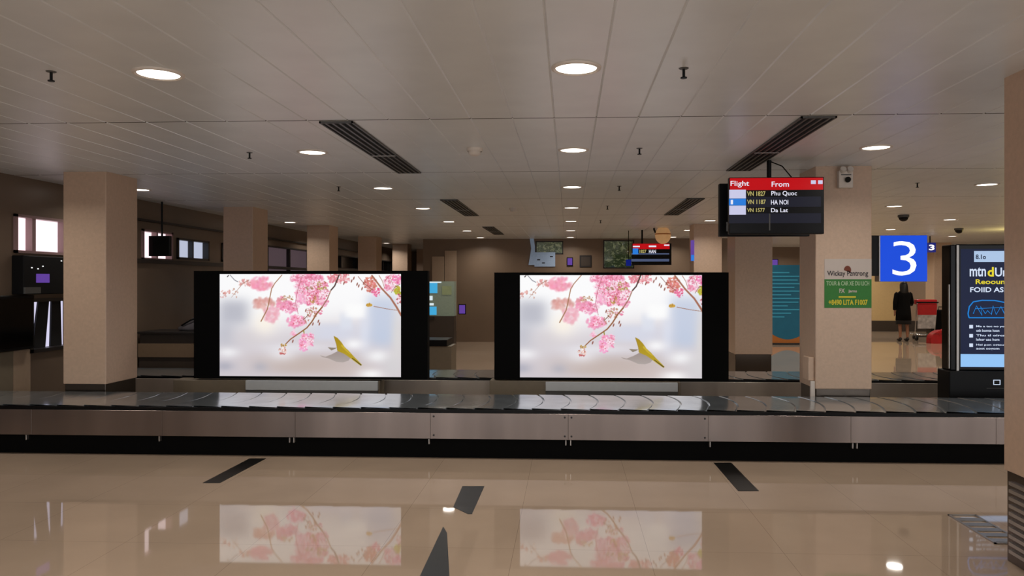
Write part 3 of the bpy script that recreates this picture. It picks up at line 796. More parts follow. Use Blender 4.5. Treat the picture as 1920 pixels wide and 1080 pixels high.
pw('Wickay Pzntrong', 145, 340, 890, 450, 'ink', us_, .015)
(q0, r0), (q1, r1) = zp(450, 255), zp(580, 370)
p = MB(); n = 16
p.prism([((q0 + q1) / 2 + (q1 - q0) / 2 * math.cos(t_), YP - .005, r0 - .045 + .045 * math.sin(t_)) for t_ in [PI * i / n for i in range(-3, n + 1)]], (0, 0, 0), (0, -.001, 0)); p.build('emblem', 'ink_brown', us_)
pw('TOUR & CAR XE DU LICH', 130, 515, 910, 590, 'ink_pale', ls_)
pw('FX', 365, 640, 465, 712, 'poster_white', ls_); pw('jams', 530, 660, 685, 718, 'poster_white', ls_)
pw('+8490 LITA F1007', 170, 825, 880, 918, 'ink_yellow', ls_)
(q0, r0), (q1, r1) = zp(355, 768), zp(665, 795); MB().box(q0, q1, YP - .006, YP - .0045, r1, r0).build('yellow_line', 'ink_yellow', ls_)
# emergency light
a, c = at(1573, 314, YP - .06), at(1600, 352, YP - .06)
el = thing('emergency_light', 'small white emergency light box high on the poster column', 'emergency light', ((a.x + c.x) / 2, YP, c.z))
zt_, zb_ = min(a.z, HC - .05), c.z
MB().bbox(a.x, c.x, YP - .06, YP + .004, zb_, zt_, .008).build('body', 'white', el)
xm_ = (a.x + c.x) / 2
for s_ in (-1, 1):
    l_ = MB().cyl((xm_ + s_ * .035, YP - .03, zt_ - .02), (xm_ + s_ * .035, YP - .09, zt_ + .012), .026, .03, 14).build('lamp_head', 'white', el)
MB().cyl((xm_ + .01, YP - .085, (zt_ + zb_) / 2 - .01), (xm_ + .01, YP - .06, (zt_ + zb_) / 2), .03, .022, 14).build('sensor', 'black', el)
p = MB().box(xm_ - .05, xm_ + .05, YP - .062, YP - .06, zt_ - .05, zt_ - .04); p.build('slot', 'grey_dk', el)
# small box and white strip on the column's left side
jb = thing('junction_box', 'small beige box low on the left side of the poster column', 'junction box', (2.47, 8.12, .6))
MB().bbox(2.44, 2.4995, 8.02, 8.2, .60, .84, .006).build('body', 'stone', jb)
MB().box(2.46, 2.4995, 8.0, 8.03, .25, .6).build('conduit', 'white', jb)

# ------------------------------------------------------------------ number sign
YN = 8.1
def z3(x, y): return 1640 + x / 4.5, 420 + y / 4.5
a, c = at(*z3(48, 95), YN), at(*z3(442, 487), YN)
ns = thing('number_sign', 'square blue lit sign with white number 3 beside the poster column', 'sign', ((a.x + c.x) / 2, YN + .06, c.z))
MB().bbox(a.x - .012, c.x + .004, YN + .001, YN + .12, c.z, a.z, .006).build('case', 'silver', ns)
lf_ = MB().box(a.x, c.x, YN - .002, YN + .001, c.z + .003, a.z - .003).build('lit_face', 'blue', ns)
p = MB(); words_px('3', z3, 150, 145, 352, 435, YN - .002, p, offset=-.008); p.build('numeral', 'sign_white', lf_)
MB().box(3.058, a.x - .012, YN + .02, YN + .1, c.z + .06, a.z).build('bracket', 'black', ns)
# second, distant number sign
YN2 = 20.0
a, c = at(1736, 455, YN2), at(1755, 473, YN2)
n2 = thing('number_sign', 'small distant dark blue sign partly behind the number 3 sign', 'sign', ((a.x + c.x) / 2, YN2, c.z))
MB().bbox(a.x, c.x, YN2, YN2 + .1, c.z, a.z, .004).build('case', 'blue_dk', n2)
w_ = c.x - a.x
p = words('3', a.x + .3 * w_, c.x - .15 * w_, c.z + .05, a.z - .05, YN2 - .001, offset=.03); p.build('numeral', 'sign_white', n2)
MB().cyl(((a.x + c.x) / 2, YN2 + .05, a.z), ((a.x + c.x) / 2, YN2 + .05, HC), .015).build('rod', 'black', n2)

# ------------------------------------------------------------------ kiosk
YK = 8.2
def zk(x, y): return 1770 + x / 3.373, 440 + y / 3.373
a = at(*zk(80, 60), YK); c = at(*zk(400, 1060), YK); kx1 = a.x + .86
zb = .25
kk = thing('kiosk', 'tall black kiosk with bright navy screen standing behind the near right column', 'kiosk', (a.x + .4, YK + .15, zb))
zs = at(*zk(100, 860), YK).z
MB().bbox(a.x, kx1, YK, YK + .16, zs, a.z, .012).build('cabinet', 'black_gloss', kk)
MB().bbox(a.x - .06, a.x + .004, YK + .012, YK + .2, zs + .0, a.z - .005, .01).build('side_panel', 'black_gloss', kk)
MB().box(a.x - .002, a.x + .02, YK - .006, YK + .01, zs, a.z - .01).build('edge_trim', 'silver', kk)
q = at(*zk(33, 315), YK)
MB().box(a.x - .068, a.x - .06, YK + .02, YK + .04, zs + .02, q.z).build('edge_trim', 'silver', kk)
ba = at(*zk(35, 870), YK - .03)
bs = MB().bbox(ba.x, kx1 + .01, YK - .03, YK + .24, zb, zs, .012).build('plinth_base', 'black', kk)
p = MB(); i0, i1 = at(*zk(312, 918), YK - .031), at(*zk(356, 950), YK - .031); t = .006
p.box(i0.x, i1.x, YK - .034, YK - .03, i0.z - t, i0.z).box(i0.x, i1.x, YK - .034, YK - .03, i1.z, i1.z + t).box(i0.x, i0.x + t, YK - .034, YK - .03, i1.z, i0.z).box(i1.x - t, i1.x, YK - .034, YK - .03, i1.z, i0.z)
p.build('emblem', 'kiosk_white', kk)
i0 = at(*zk(270, 970), YK - .031); MB().box(i0.x, i0.x + .18, YK - .033, YK - .03, i0.z - .004, i0.z).build('card_slot', 'grey_dk', kk)
p = MB(); rect_px(p, zk, 105, 90, 545, 842, YK); d0 = p.build('display', 'kiosk_navy', kk)
K1 = YK - .001
plate('footer_panel', zk, 105, 755, 545, 838, K1, 'kiosk_pale', d0)
hp_ = plate('header_panel', zk, 190, 103, 545, 172, K1, 'kiosk_head', d0)
K2 = K1 - .0012
letter('8.1o', zk, 200, 125, 265, 155, K2, 'kiosk_navy', d0, .03)
letter('mtn', zk, 162, 205, 265, 265, K1, 'kiosk_white', d0); letter('Unt', zk, 322, 208, 430, 265, K1, 'kiosk_white', d0)
letter('FOIID ASIL LI', zk, 165, 332, 470, 364, K1, 'kiosk_white', d0)
for yy, l1, l2 in ((571, 'Me a tuc no yo nam', 'oth bomte hxen'), (628, 'Thu tl oirca, se', 'lohor uac hom'), (688, 'Hei pon ogtou, noa', 'aost sogom')):
    plate('bullet', zk, 160, yy, 183, yy + 22, K1, 'kiosk_white', d0)
    letter(l1, zk, 203, yy + 2, 440, yy + 18, K1, 'kiosk_white', d0); letter(l2, zk, 203, yy + 27, 350, yy + 43, K1, 'kiosk_white', d0)
letter('d', zk, 275, 205, 315, 265, K1, 'kiosk_yellow', d0, .03); letter('Reooum L', zk, 200, 282, 450, 313, K1, 'kiosk_yellow', d0)
# car-like outline drawing on the screen
def zl(pts, r, mb):
    mb.tube([at(*zk(x, y), K1 - .003) for x, y in pts], r, 6)
p = MB()
zl([(158, 525), (152, 500), (160, 455), (185, 425), (240, 415), (320, 416), (390, 430), (450, 470), (470, 525), (158, 525)], .006, p)
zl([(185, 500), (205, 450), (240, 510), (232, 455), (262, 500), (275, 480), (300, 505), (310, 450), (330, 505), (360, 455), (385, 505)], .004, p)
zl([(200, 468), (420, 458)], .003, p)
p.build('line_drawing', 'kiosk_cyan', d0)

# ------------------------------------------------------------------ teal banner
YBn = 20.2
a, c = at(1440, 497, YBn), at(1514, 642, YBn)
bn_ = thing('standing_banner', 'tall teal standing banner with orange curved foot between the two right columns', 'banner', ((a.x + c.x) / 2, YBn + .1, 0))
n = 20; pts = [(a.x, YBn, a.z), (c.x, YBn, a.z)]
curve = [(c.x + (a.x - c.x) * i / n, YBn, .34 - .2 * math.sin(PI * i / n)) for i in range(n + 1)]
bp_ = MB().prism(pts + curve, (0, 0, 0), (0, .03, 0)).build('panel', 'banner', bn_)
MB().prism([(c.x, YBn, .05), (c.x, YBn, .34)] + [(q[0], q[1], q[2] - .002) for q in curve[1:-1]] + [(a.x, YBn, .34), (a.x, YBn, .05)], (0, .004, 0), (0, .03, 0)).build('foot_panel', 'banner_orange', bn_)
p = MB()
for i in range(13):
    z = a.z - .18 - i * .095; wl = [.55, .85, .8, .9, .7, .88, .6, .9, .82, .5, .85, .6, .4][i]
    MB().box(a.x + .08, a.x + .08 + wl * (c.x - a.x - .16), YBn - .003, YBn - .0005, z - .03, z).build('text_line', 'banner_txt', bp_)
MB().box(a.x + .05, c.x - .05, YBn - .05, YBn + .2, 0, .05).build('stand', 'dark_trim', bn_)
lit_panel('lit_sign', 'small purple lit screen above the teal banner', 'sign', 1446, 487, 1458, 497, 24.5, 'purple')

# ------------------------------------------------------------------ traveller
def traveller():
    F0 = fl(1694, 640)
    t = thing('person', 'person in black coat and skirt seen from behind, holding the luggage trolley', 'person', (F0.x, F0.y, 0))
    x, y = F0.x, F0.y
    J = {}  # joints: position, radius x, radius y
    vs, es, rad = [], [], []
    def v(p, r): vs.append(Vector((x, y, 0)) + Vector(p)); rad.append(r); return len(vs) - 1
    pel = v((0, 0, .86), .13); wa = v((0, .01, 1.02), .105); ch = v((0, .01, 1.22), .125); nk = v((0, .01, 1.37), .052); he = v((0, .02, 1.47), .078); tp = v((0, .02, 1.55), .075)
    es += [(pel, wa), (wa, ch), (ch, nk), (nk, he), (he, tp)]
    for s_, kx in ((-1, -.09), (1, .10)):
        hp = v((s_ * .085, 0, .80), .088); kn = v((kx, .015, .45), .052); cf = v((kx, -.01, .32), .047); an = v((kx, 0, .08), .032); to = v((kx + s_ * .01, .13, .035), .03)
        es += [(pel, hp), (hp, kn), (kn, cf), (cf, an), (an, to)]
    sl = v((-.17, .01, 1.30), .055); el_ = v((-.225, -.01, 1.05), .042); wl = v((-.21, .05, .84), .028); hl = v((-.205, .06, .76), .03)
    sr = v((.17, .01, 1.30), .055); er = v((.235, .04, 1.07), .042); wr = v((.31, .24, 1.0), .028); hr = v((.33, .29, .99), .03)
    es += [(ch, sl), (sl, el_), (el_, wl), (wl, hl), (ch, sr), (sr, er), (er, wr), (wr, hr)]
    # fingers, five to a hand
    for root_, dr, out in ((hl, Vector((0, .02, -1)), Vector((0, 1, 0))), (hr, Vector((.25, 1, -.15)), Vector((1, -.2, 0)))):
        for q in range(5):
            b0 = vs[root_] - Vector((x, y, 0))
            o_ = out * (-.03 + .018 * q) if q else out * -.034
            ln = [.045, .07, .08, .075, .058][q]
            m1 = v(b0 + o_ + dr.normalized() * ln * .5 + (out * -.015 if q == 0 else Vector()), .0085); m2 = v(b0 + o_ + dr.normalized() * ln + Vector((-.008, 0, -.02 if root_ == hr else 0)), .0075)
            es += [(root_, m1), (m1, m2)]
    me = bpy.data.meshes.new('body'); me.from_pydata([p_ - t.location for p_ in vs], es, []); me.update()
    o = bpy.data.objects.new('body', me); C.objects.link(o)
    sk = o.modifiers.new('skin', 'SKIN'); sk.use_smooth_shade = True
    for i, r in enumerate(rad): me.skin_vertices[0].data[i].radius = (r, r)
    for i in range(len(rad)): me.skin_vertices[0].data[i].use_root = (i == 0)
    o.modifiers.new('sub', 'SUBSURF').levels = 1; o.modifiers['sub'].render_levels = 1
    dg = bpy.context.evaluated_depsgraph_get(); dg.update()
    m2_ = bpy.data.meshes.new_from_object(o.evaluated_get(dg)); o.modifiers.clear(); o.data = m2_
    m2_.materials.clear(); m2_.materials.append(M['skin']); o.parent = t; WLOC[o.name] = t.location.copy()
    fc = MB().ell((x, y + .105, 1.50), .012, .02, .018, 10, 6)      # nose
    for s_ in (-1, 1): fc.ell((x + s_ * .078, y + .02, 1.49), .012, .02, .032, 10, 6)   # ears
    fc.build('face_features', 'skin', t)
    e_ = MB()
    for s_ in (-1, 1): e_.ell((x + s_ * .03, y + .088, 1.515), .012, .008, .008, 10, 6)
    e_.ell((x, y + .085, 1.45), .024, .008, .007, 10, 6); e_.build('eyes_mouth', 'ink_brown', t)
    MB().loft([((x, y - .005, 1.615), .03, .03), ((x, y - .01, 1.60), .075, .08), ((x, y - .01, 1.55), .098, .10), ((x, y - .025, 1.47), .105, .095), ((x, y - .045, 1.38), .11, .07), ((x, y - .06, 1.30), .10, .05), ((x, y - .065, 1.26), .07, .03)]).build('hair', 'hair', t)
    ct = MB().loft([((x, y, .58), .205, .165), ((x, y, .75), .195, .16), ((x, y, .92), .18, .145), ((x, y, 1.05), .165, .13), ((x, y, 1.2), .185, .14), ((x, y, 1.3), .19, .12), ((x, y, 1.355), .12, .085), ((x, y, 1.39), .07, .065)])
    for j in ((-.17, -.225, -.215, -.01, .05), (.17, .235, .315, .04, .24)):
        ct.tube([(x + j[0] * .85, y + .01, 1.31), (x + j[0], y + .01, 1.28), (x + j[1], y + j[3], 1.06), (x + j[2], y + j[4], .86 if j[0] < 0 else 1.0)], [.06, .072, .06, .046], 14)
    ct.build('coat', 'cloth_dark', t)
    MB().loft([((x, y, .47), .20, .16), ((x, y, .55), .2, .16), ((x, y, .7), .185, .15)]).build('skirt', mat('skirt_cloth', (18, 15, 14), .9, noise=.2), t)
    for kx in (-.09, .10):
        sh = MB().ell((x + kx, y + .055, .04), .045, .125, .04, 16, 8); sh.ell((x + kx, y - .02, .065), .04, .05, .05, 14, 8); sh.build('shoe', 'shoe', t)
    return t
traveller()

# ------------------------------------------------------------------ luggage trolley and bags
T0 = fl(1734, 639)
tr = thing('luggage_trolley', 'steel luggage trolley with red topped advertising panel beside the person in black', 'luggage trolley', (T0.x, T0.y, 0))
x, y = T0.x, T0.y
fr = MB()
for s_ in (-1, 1):
    fr.tube([(x + s_ * .24, y + .7, .16), (x + s_ * .24, y + .05, .16), (x + s_ * .26, y, .22), (x + s_ * .27, y - .12, 1.0), (x + s_ * .26, y - .16, 1.06)], .014)
    fr.tube([(x + s_ * .25, y - .02, .3), (x + s_ * .25, y + .15, .16)], .01)
for yy in (.1, .3, .5, .68): fr.tube([(x - .24, y + yy, .16), (x + .24, y + yy, .16)], .01)
fr.build('frame', 'chrome', tr)
MB().tube([(x - .29, y - .16, 1.06), (x + .29, y - .16, 1.06)], .02, 12).build('handlebar', 'black', tr)
MB().bbox(x - .27, x + .27, y - .15, y + .06, 1.0, 1.14, .02).build('red_top', 'red_panel', tr)
MB().add([(x - .25, y - .14, .72), (x + .25, y - .14, .72), (x + .26, y - .15, 1.0), (x - .26, y - .15, 1.0), (x - .25, y - .12, .72), (x + .25, y - .12, .72), (x + .26, y - .13, 1.0), (x - .26, y - .13, 1.0)],
         [(0, 1, 2, 3), (7, 6, 5, 4), (0, 4, 5, 1), (1, 5, 6, 2), (2, 6, 7, 3), (3, 7, 4, 0)]).build('red_sign', 'red', tr)
MB().add([(x - .22, y - .07, .34), (x + .24, y - .07, .34), (x + .25, y - .135, .72), (x - .24, y - .135, .72), (x - .22, y - .05, .34), (x + .24, y - .05, .34), (x + .25, y - .115, .72), (x - .24, y - .115, .72)],
         [(0, 1, 2, 3), (7, 6, 5, 4), (0, 4, 5, 1), (1, 5, 6, 2), (2, 6, 7, 3), (3, 7, 4, 0)]).build('picture_panel', 'poster_pic', tr)
for wx_, wy in ((-.2, .05), (.2, .05), (0, .66)):
    w_ = MB().cyl((x + wx_ - .02, y + wy, .075), (x + wx_ + .02, y + wy, .075), .075, n=18).build('wheel', 'black', tr)
    MB().box(x + wx_ - .03, x + wx_ - .022, y + wy - .015, y + wy + .015, .075, .16).build('fork', 'chrome', w_)
MB().tube([(x - .2, y + .05, .11), (x + .2, y + .05, .11)], .014).build('axle', 'black', tr)
# red holdall on the floor
R0 = fl(1762, 643)
x, y = R0.x, R0.y - .1
rb = thing('holdall', 'bright red round topped holdall on the floor right of the trolley', 'bag', (x, y, 0))
n = 16
MB().prism([(x - .33, y - .14, .0), (x + .33, y - .14, .0)] + [(x + .33 * math.cos(PI * i / n), y - .14, .1 + .25 * math.sin(PI * i / n)) for i in range(n + 1)], (0, 0, 0), (0, .28, 0)).build('body', 'red', rb)
MB().tube([(x - .12, y - .15, .2), (x - .1, y - .15, .36), (x, y - .14, .40), (x + .1, y - .15, .36), (x + .12, y - .15, .2)], .012).build('handle', 'red_panel', rb)
MB().box(x - .28, x + .28, y - .146, y - .139, .25, .262).build('zip', 'dark_trim', rb)
S0 = fl(1765, 634)
x, y = S0.x + .02, S0.y
sc_ = thing('suitcase', 'upright black suitcase behind the red holdall', 'suitcase', (x, y, 0))
MB().bbox(x - .27, x + .27, y - .14, y + .14, .06, .82, .04, 3).build('shell', 'cloth_dark', sc_)
for s_ in (-1, 1): MB().cyl((x + s_ * .2 - .015, y - .08, .035), (x + s_ * .2 + .015, y - .08, .035), .035, n=14).build('wheel', 'black', sc_)
for s_ in (-1, 1): MB().cyl((x + s_ * .2 - .015, y + .08, .035), (x + s_ * .2 + .015, y + .08, .035), .035, n=14).build('wheel', 'black', sc_)
MB().tube([(x - .1, y, .82), (x - .1, y, .9), (x + .1, y, .9), (x + .1, y, .82)], .012).build('handle', 'black', sc_)

# ------------------------------------------------------------------ counter, bag and shelf case behind
YQ2 = 10.62
a, c = at(262, 630, YQ2), at(560, 630, YQ2)
ct = thing('counter', 'long brown counter with dark top standing behind the carousel left of the left screen', 'counter', ((XL + c.x) / 2, YQ2 + .3, 0))
MB().box(XL + .03, c.x, YQ2 + .03, YQ2 + .6, 0, .6).build('base_cabinet', 'counter_low', ct)
MB().box(XL + .03, c.x, YQ2, YQ2 + .6, .55, .74).build('front_board', 'counter_face', ct)
MB().box(XL + .03, c.x, YQ2 + .05, YQ2 + .6, .74, .88).build('upper_cabinet', 'counter_low', ct)
MB().bbox(XL + .03, c.x, YQ2 - .03, YQ2 + .62, .88, .91, .006, 1).build('worktop', 'dark_trim', ct)
b0 = at(375, 622, YQ2 + .28)
bg = thing('travel_bag', 'shiny grey slumped travel bag on the brown counter beside the left screen', 'bag', (b0.x, b0.y, .91))
MB().loft([((b0.x, b0.y, .911), .30, .17), ((b0.x, b0.y, .95), .32, .18), ((b0.x + .04, b0.y, 1.02), .25, .16), ((b0.x + .09, b0.y, 1.11), .16, .12), ((b0.x + .12, b0.y, 1.17), .09, .07), ((b0.x + .13, b0.y, 1.19), .03, .02)]).build('body', 'bag_grey', bg)
MB().tube([(b0.x - .2, b0.y - .14, .99), (b0.x - .05, b0.y - .17, 1.07), (b0.x + .12, b0.y - .13, 1.13)], .012).build('strap', 'black', bg)
# lit display case on the far side, in the gap between the screens
YD = 18.2
def zd(x, y): return 780 + x / 3.373, 400 + y / 3.373
a, c = at(*zd(50, 430), YD), at(*zd(240, 650), YD)
dc_ = thing('display_case', 'glowing pale blue shelf case in the gap between the blossom screens', 'display case', ((a.x + c.x) / 2, YD + .2, 0))
MB().box(a.x, c.x, YD + .05, YD + .4, c.z, a.z).build('case', 'green_glass', dc_)
MB().box(a.x, c.x, YD, YD + .4, 0, c.z).build('base_cabinet', 'counter_low', dc_)
for i, (x0, x1, y0, y1, m_) in enumerate(((50, 135, 440, 505, 'shelf_blue'), (50, 105, 522, 550, 'shelf_white'), (50, 112, 568, 582, 'shelf_white'), (50, 130, 590, 642, 'shelf_blue'), (50, 160, 432, 440, 'shelf_white'), (165, 225, 460, 515, 'leaf2'))):
    p = MB(); rect_px(p, zd, x0, y0, x1, y1, YD + .05, 0, .02); p.build('lit_shelf', m_, dc_)
p = MB(); rect_px(p, zd, 50, 655, 115, 670, YD, 0, .03); p.build('ledge', 'dark_trim', dc_)
YE = 12.3
a, c = at(*zd(40, 800), YE), at(*zd(195, 842), YE)
dk = thing('check_desk', 'low taupe desk with thick black top in the gap between the blossom screens', 'desk', ((a.x + c.x) / 2 - .3, YE + .3, 0))
MB().bbox(a.x - .8, c.x, YE, YE + .6, c.z, a.z, .01).build('desk_top', 'black', dk)
MB().box(a.x - .75, at(*zd(222, 850), YE).x, YE + .03, YE + .55, 0, c.z).build('desk_body', 'plinth', dk)
# pale panels on the centre wall
for i, (x0, x1, y0, y1, lab) in enumerate(((810, 833, 481, 500, ''), (834, 856, 470, 507, ''))):
    a, c = at(x0, y0, YC - .03), at(x1, y1, YC - .03)
    struct('trim_%d' % (5 + i), MB().box(a.x, c.x, YC - .03, YC - .001, .3, a.z), 'wall_panel')

# ------------------------------------------------------------------ left side: wall screens
def wall_box(name, label, cat, y0, y1, z0, z1, depth, m_):
    t = thing(name, label, cat, (XL + depth, (y0 + y1) / 2, z0))
    MB().bbox(XL + .001, XL + depth, y0, y1, z0, z1, .008, 1).build('housing', m_, t)
    return t
y0, y1 = yl(-70), yl(52)
s1 = wall_box('wall_screen', 'large switched off black screen on the left wall at the photo edge', 'screen', y0, y1, .86, 1.46, .08, 'black')
struct('trim_7', MB().box(XL, XL + .02, yl(22), yl(54), .2, .85), 'wall_panel')
struct('trim_8', MB().box(XL, XL + .02, yl(-70), yl(22) - .005, .2, .85), 'plinth')
MB().box(XL + .08, XL + .083, y0 + .03, y1 - .03, .89, 1.43).build('screen_panel', 'black_gloss', s1)
y0, y1 = yl(21), yl(21) + 1.7
s2 = wall_box('wall_cabinet', 'black wall cabinet with small purple light below the bright left window', 'cabinet', y0, y1, 1.47, 1.90, .14, 'black_matte')
p = MB().box(XL + .14, XL + .143, y0 + .2, y0 + .42, 1.60, 1.70); p.build('purple_display', 'purple', s2)
for yy, zz in ((.12, 1.76), (.22, 1.75), (.3, 1.78), (.62, 1.85)): MB().box(XL + .14, XL + .143, y0 + yy, y0 + yy + .02, zz, zz + .012).build('indicator_light', 'sign_white', s2)
MB().box(XL + .14, XL + .16, y0, y0 + .25, 1.48, 1.55).build('lower_drawer', 'grey_dk', s2)
# monitor in front of the second window
m0, m1 = at(277, 442, 10.9), at(317, 480, 10.9)
mn = thing('hanging_monitor', 'small black monitor hanging in front of the bright clerestory window', 'monitor', ((m0.x + m1.x) / 2, 10.95, m1.z))
MB().bbox(m0.x, m1.x, 10.92, 10.98, m1.z, m0.z, .006).build('housing', 'black', mn)
MB().box(m0.x + .02, m1.x - .02, 10.917, 10.92, m1.z + .02, m0.z - .02).build('screen_panel', 'black_gloss', mn)
MB().cyl(((m0.x + m1.x) / 2, 11.0, (m0.z + m1.z) / 2), ((m0.x + m1.x) / 2, 11.0, HC), .014).build('pole', 'black', mn)

# ------------------------------------------------------------------ ceiling fittings
def downlight(loc, label):
    t = thing('ceiling_downlight', label, 'ceiling light', loc, 'recessed downlights')
    MB().lathe([(.112, -.006), (.112, -.001), (.118, -.012), (.128, -.012), (.136, -.008), (.138, 0)], loc, 32).build('trim_ring', 'white', t)
    n = 32; c = Vector(loc)
    MB().add([c + Vector((.113 * math.cos(2 * PI * i / n), .113 * math.sin(2 * PI * i / n), -.004)) for i in range(n)], [list(range(n))[::-1]]).build('lens', 'lens', t)
    return t
ORD = ['nearest', 'second', 'third', 'fourth', 'fifth', 'sixth', 'seventh', 'eighth']
rows = [4.25, 6.87, 9.52, 12.15, 14.8, 17.46, 20.1, 22.75, 25.4]
lines = [(-5.42, [2, 4, 7], 'row along the left stone columns'), (-2.31, [0, 1, 2, 3, 4, 5, 6], 'row that recedes above the left blossom screen'),
         (.04, [0, 1, 2, 3, 4, 5, 6], 'row that recedes above the right blossom screen'), (2.67, [1, 4, 5, 6], 'row in line with the poster column'),
         (5.0, [2, 3, 5], 'row between poster column and kiosk'), (7.1, [4, 5, 7], 'row receding over the number 3 sign'), (9.7, [6, 7], 'farthest row above the kiosk')]
proto = None
ALL_L = []
for X, idx, nm in lines:
    for q, i in enumerate(idx):
        loc = (X, rows[i], HC)
        lab = 'round downlight, %s in the %s' % (ORD[q] if q == 0 else ORD[q] + ' from the front', nm)
        if proto is None: proto = downlight(loc, lab)
        else: copy_thing(proto, loc)['label'] = lab
# lamps of the whole grid, including fittings behind the camera
def lamp(X, Y, e=11, col=(1, .95, .88)):
    l = bpy.data.lights.new('downlight_lamp', 'AREA'); l.shape = 'DISK'; l.size = .22; l.energy = e; l.color = col; l.spread = math.radians(150)
    o = bpy.data.objects.new('downlight_lamp', l); C.objects.link(o); o.location = (X, Y, HC - .025)
    return o
for X in (-5.42, -2.31, .04, 2.67, 5.0, 7.1, 9.7, 12.2):
    for Y in [-1.05, 1.6] + rows:
        if X == -5.42 and Y in (12.15, 20.1): continue
        if XC0 - .1 < X < XC1 and Y > YC - .3: continue
        if X > 9 and Y < 9: continue
        if X > XC1 and Y > 25: Y = 24.9
        lamp(X, Y)

def vent(X, y0, y1, label):
    t = thing('ceiling_vent', label, 'air vent', (X, (y0 + y1) / 2, HC), 'linear ceiling vents')
    w = .125
    f = MB().box(X - w, X - w + .012, y0, y1, HC - .014, HC - .0005).box(X + w - .012, X + w, y0, y1, HC - .014, HC - .0005)
    f.box(X - w, X + w, y0, y0 + .015, HC - .014, HC - .0005).box(X - w, X + w, y1 - .015, y1, HC - .014, HC - .0005)
    f.build('frame', 'grey_dk', t)
    MB().box(X - w + .012, X + w - .012, y0 + .015, y1 - .015, HC - .003, HC - .0005).build('recess', 'black_matte', t)
    for k in range(4):
        xx = X - w + .045 + k * .053
        MB().box(xx - .008, xx + .008, y0 + .015, y1 - .015, HC - .016, HC - .003).build('slat', 'grey_dk', t)
    ym = y0 + .55 * (y1 - y0)
    MB().box(X - w + .015, X + w - .015, ym, ym + .03, HC - .018, HC - .0165).build('joiner', 'grey', t)
vent(-1.70, 5.57, 8.19, 'long dark slotted ceiling vent, nearest on the left')
vent(1.77, 5.57, 8.19, 'long dark slotted ceiling vent, nearest on the right')
vent(-1.70, 10.89, 13.5, 'slotted ceiling vent, second from the front on the left')
vent(1.77, 10.89, 13.5, 'slotted ceiling vent, second from the front on the right')
vent(-1.70, 16.2, 18.8, 'far small slotted ceiling vent on the left')

def cl(px, py): return fl(px, py, HC)
def sprinkler(px, py, label):
    p = cl(px, py); t = thing('sprinkler_head', label, 'sprinkler', (p.x, p.y, HC), 'ceiling sprinklers')
    MB().lathe([(.001, -.005), (.024, -.004), (.028, 0)], (p.x, p.y, HC), 18).build('rosette', 'grey_dk', t)
    MB().cyl((p.x, p.y, HC - .05), (p.x, p.y, HC + .03), .008, n=10).build('pipe', 'black', t)
    MB().cyl((p.x, p.y, HC - .056), (p.x, p.y, HC - .05), .018, n=12).build('deflector', 'black', t)
for px, py, lab in ((96, 134, 'dark ceiling sprinkler near the upper left corner of the photo'), (468, 286, 'dark ceiling sprinkler left of the nearest left vent'), (635, 350, 'tiny ceiling sprinkler left of the third light over the left screen'),
                    (1199, 278, 'dark ceiling sprinkler between the centre lights and the nearest right vent'), (1161, 349, 'small ceiling sprinkler right of the third centre light'), (1139, 386, 'tiny ceiling sprinkler right of the fourth centre light'),
                    (1126, 413, 'faintest ceiling sprinkler right of the fifth centre light'), (1282, 128, 'ceiling sprinkler nearest on the right half'), (1720, 343, 'dark ceiling sprinkler above the number 3 sign')):
    sprinkler(px, py, lab)
def smoke(px, py, label):
    p = cl(px, py); t = thing('smoke_detector', label, 'smoke detector', (p.x, p.y, HC))
    MB().lathe([(.07, 0), (.07, -.02), (.062, -.03)], (p.x, p.y, HC), 24).build('base_plate', 'white', t)
    MB().lathe([(.055, -.025), (.05, -.055), (.03, -.065), (.001, -.066)], (p.x, p.y, HC), 24).build('sensor_cap', 'white', t)
smoke(890, 278, 'round white smoke detector on the ceiling right of the nearest left vent')
smoke(963, 390, 'tiny distant smoke detector left of the fourth centre light')
for px, py, lab in ((1694, 403, 'black dome camera on the ceiling above the number 3 sign'), (1798, 428, 'small black dome camera on the ceiling above the kiosk')):
    p = cl(px, py); t = thing('dome_camera', lab, 'security camera', (p.x, p.y, HC))
    MB().lathe([(.09, 0), (.095, -.03), (.085, -.045)], (p.x, p.y, HC), 24).build('mount', 'grey_dk', t)
    MB().ell((p.x, p.y, HC - .04), .08, .08, .075, 20, 8, -1, 0).build('dome', 'black_gloss', t)

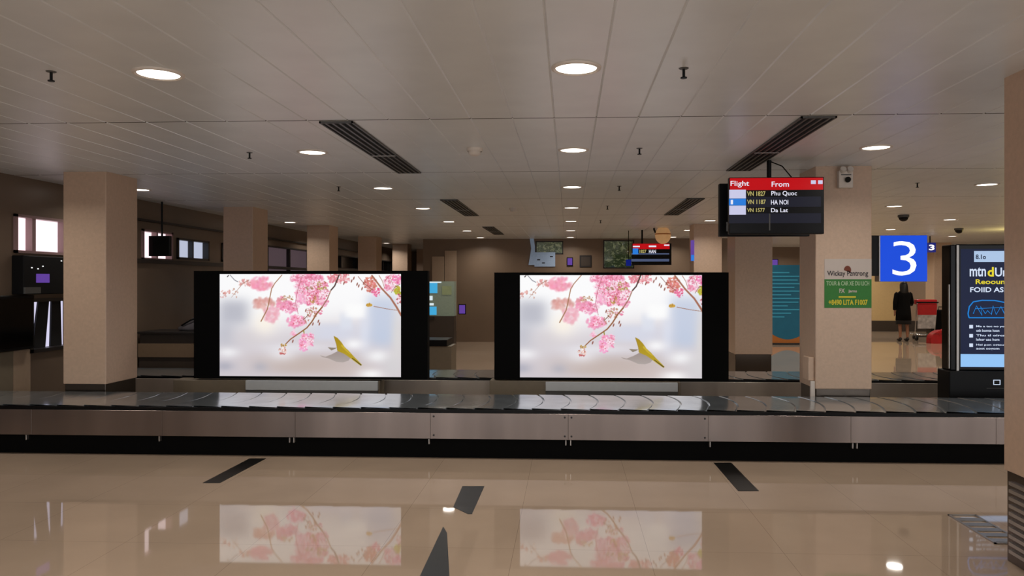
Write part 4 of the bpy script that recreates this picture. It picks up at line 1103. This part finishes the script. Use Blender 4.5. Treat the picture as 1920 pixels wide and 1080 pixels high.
# ------------------------------------------------------------------ floor markings
def mark(pts, m_, label):
    o = MB().prism([(*fl(px, py).xy, 0) for px, py in pts], (0, 0, .0005), (0, 0, .003)).build('floor_strip', m_)
    setp(base(o), label, 'floor marking')
mark([(380, 906), (412, 906), (499, 860), (468, 860)], 'tape', 'black floor strip under the left half of the left screen, running to the belt')
mark([(1384, 921), (1423, 921), (1371, 868), (1338, 868)], 'tape', 'black floor strip at the right, running to the belt')
mark([(850, 951), (877, 964), (885, 964), (908, 912), (867, 912)], 'slate', 'short grey floor strip lying between the two blossom reflections')
mark([(783, 1090), (843, 1090), (838, 1000), (831, 988)], 'slate', 'pointed grey floor strip at the bottom edge of the photo')
# floor grille: raised bars stand in for the column skirt's reflection
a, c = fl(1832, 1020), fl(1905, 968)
fg = thing('floor_reflection', 'pale bars in place of a floor reflection beside the near right column', 'reflection', (2.2, 5.1, 0))
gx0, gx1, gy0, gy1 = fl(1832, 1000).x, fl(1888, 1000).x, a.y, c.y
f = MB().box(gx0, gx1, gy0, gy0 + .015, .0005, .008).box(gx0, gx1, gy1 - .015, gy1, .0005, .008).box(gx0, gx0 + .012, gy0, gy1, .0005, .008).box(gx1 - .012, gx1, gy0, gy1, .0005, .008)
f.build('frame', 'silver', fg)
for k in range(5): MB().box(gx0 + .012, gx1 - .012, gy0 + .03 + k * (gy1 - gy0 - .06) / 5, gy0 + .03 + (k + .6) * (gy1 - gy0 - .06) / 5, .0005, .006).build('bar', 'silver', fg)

# ------------------------------------------------------------------ light
w = bpy.data.worlds.new('world'); scene.world = w; w.use_nodes = True
bg_ = w.node_tree.nodes['Background']; bg_.inputs['Color'].default_value = (.96, .97, 1, 1); bg_.inputs['Strength'].default_value = 1.45
# added point lamp without a fitting, yellows the ceiling at the far right
l = bpy.data.lights.new('yellow_glow_lamp', 'POINT'); l.energy = 30; l.color = (1, .76, .25); l.shadow_soft_size = .2
o = bpy.data.objects.new('yellow_glow_lamp', l); C.objects.link(o); o.location = (9.9, 17.4, 2.3)
lamp(8.9, 24.6, 14, (1, .86, .6))  # extra warm lamp added to brighten the cream back wall panel
scene.view_settings.view_transform = 'Standard'
scene.view_settings.look = 'None'
scene.cycles.use_denoising = True
scene.cycles.max_bounces = 8
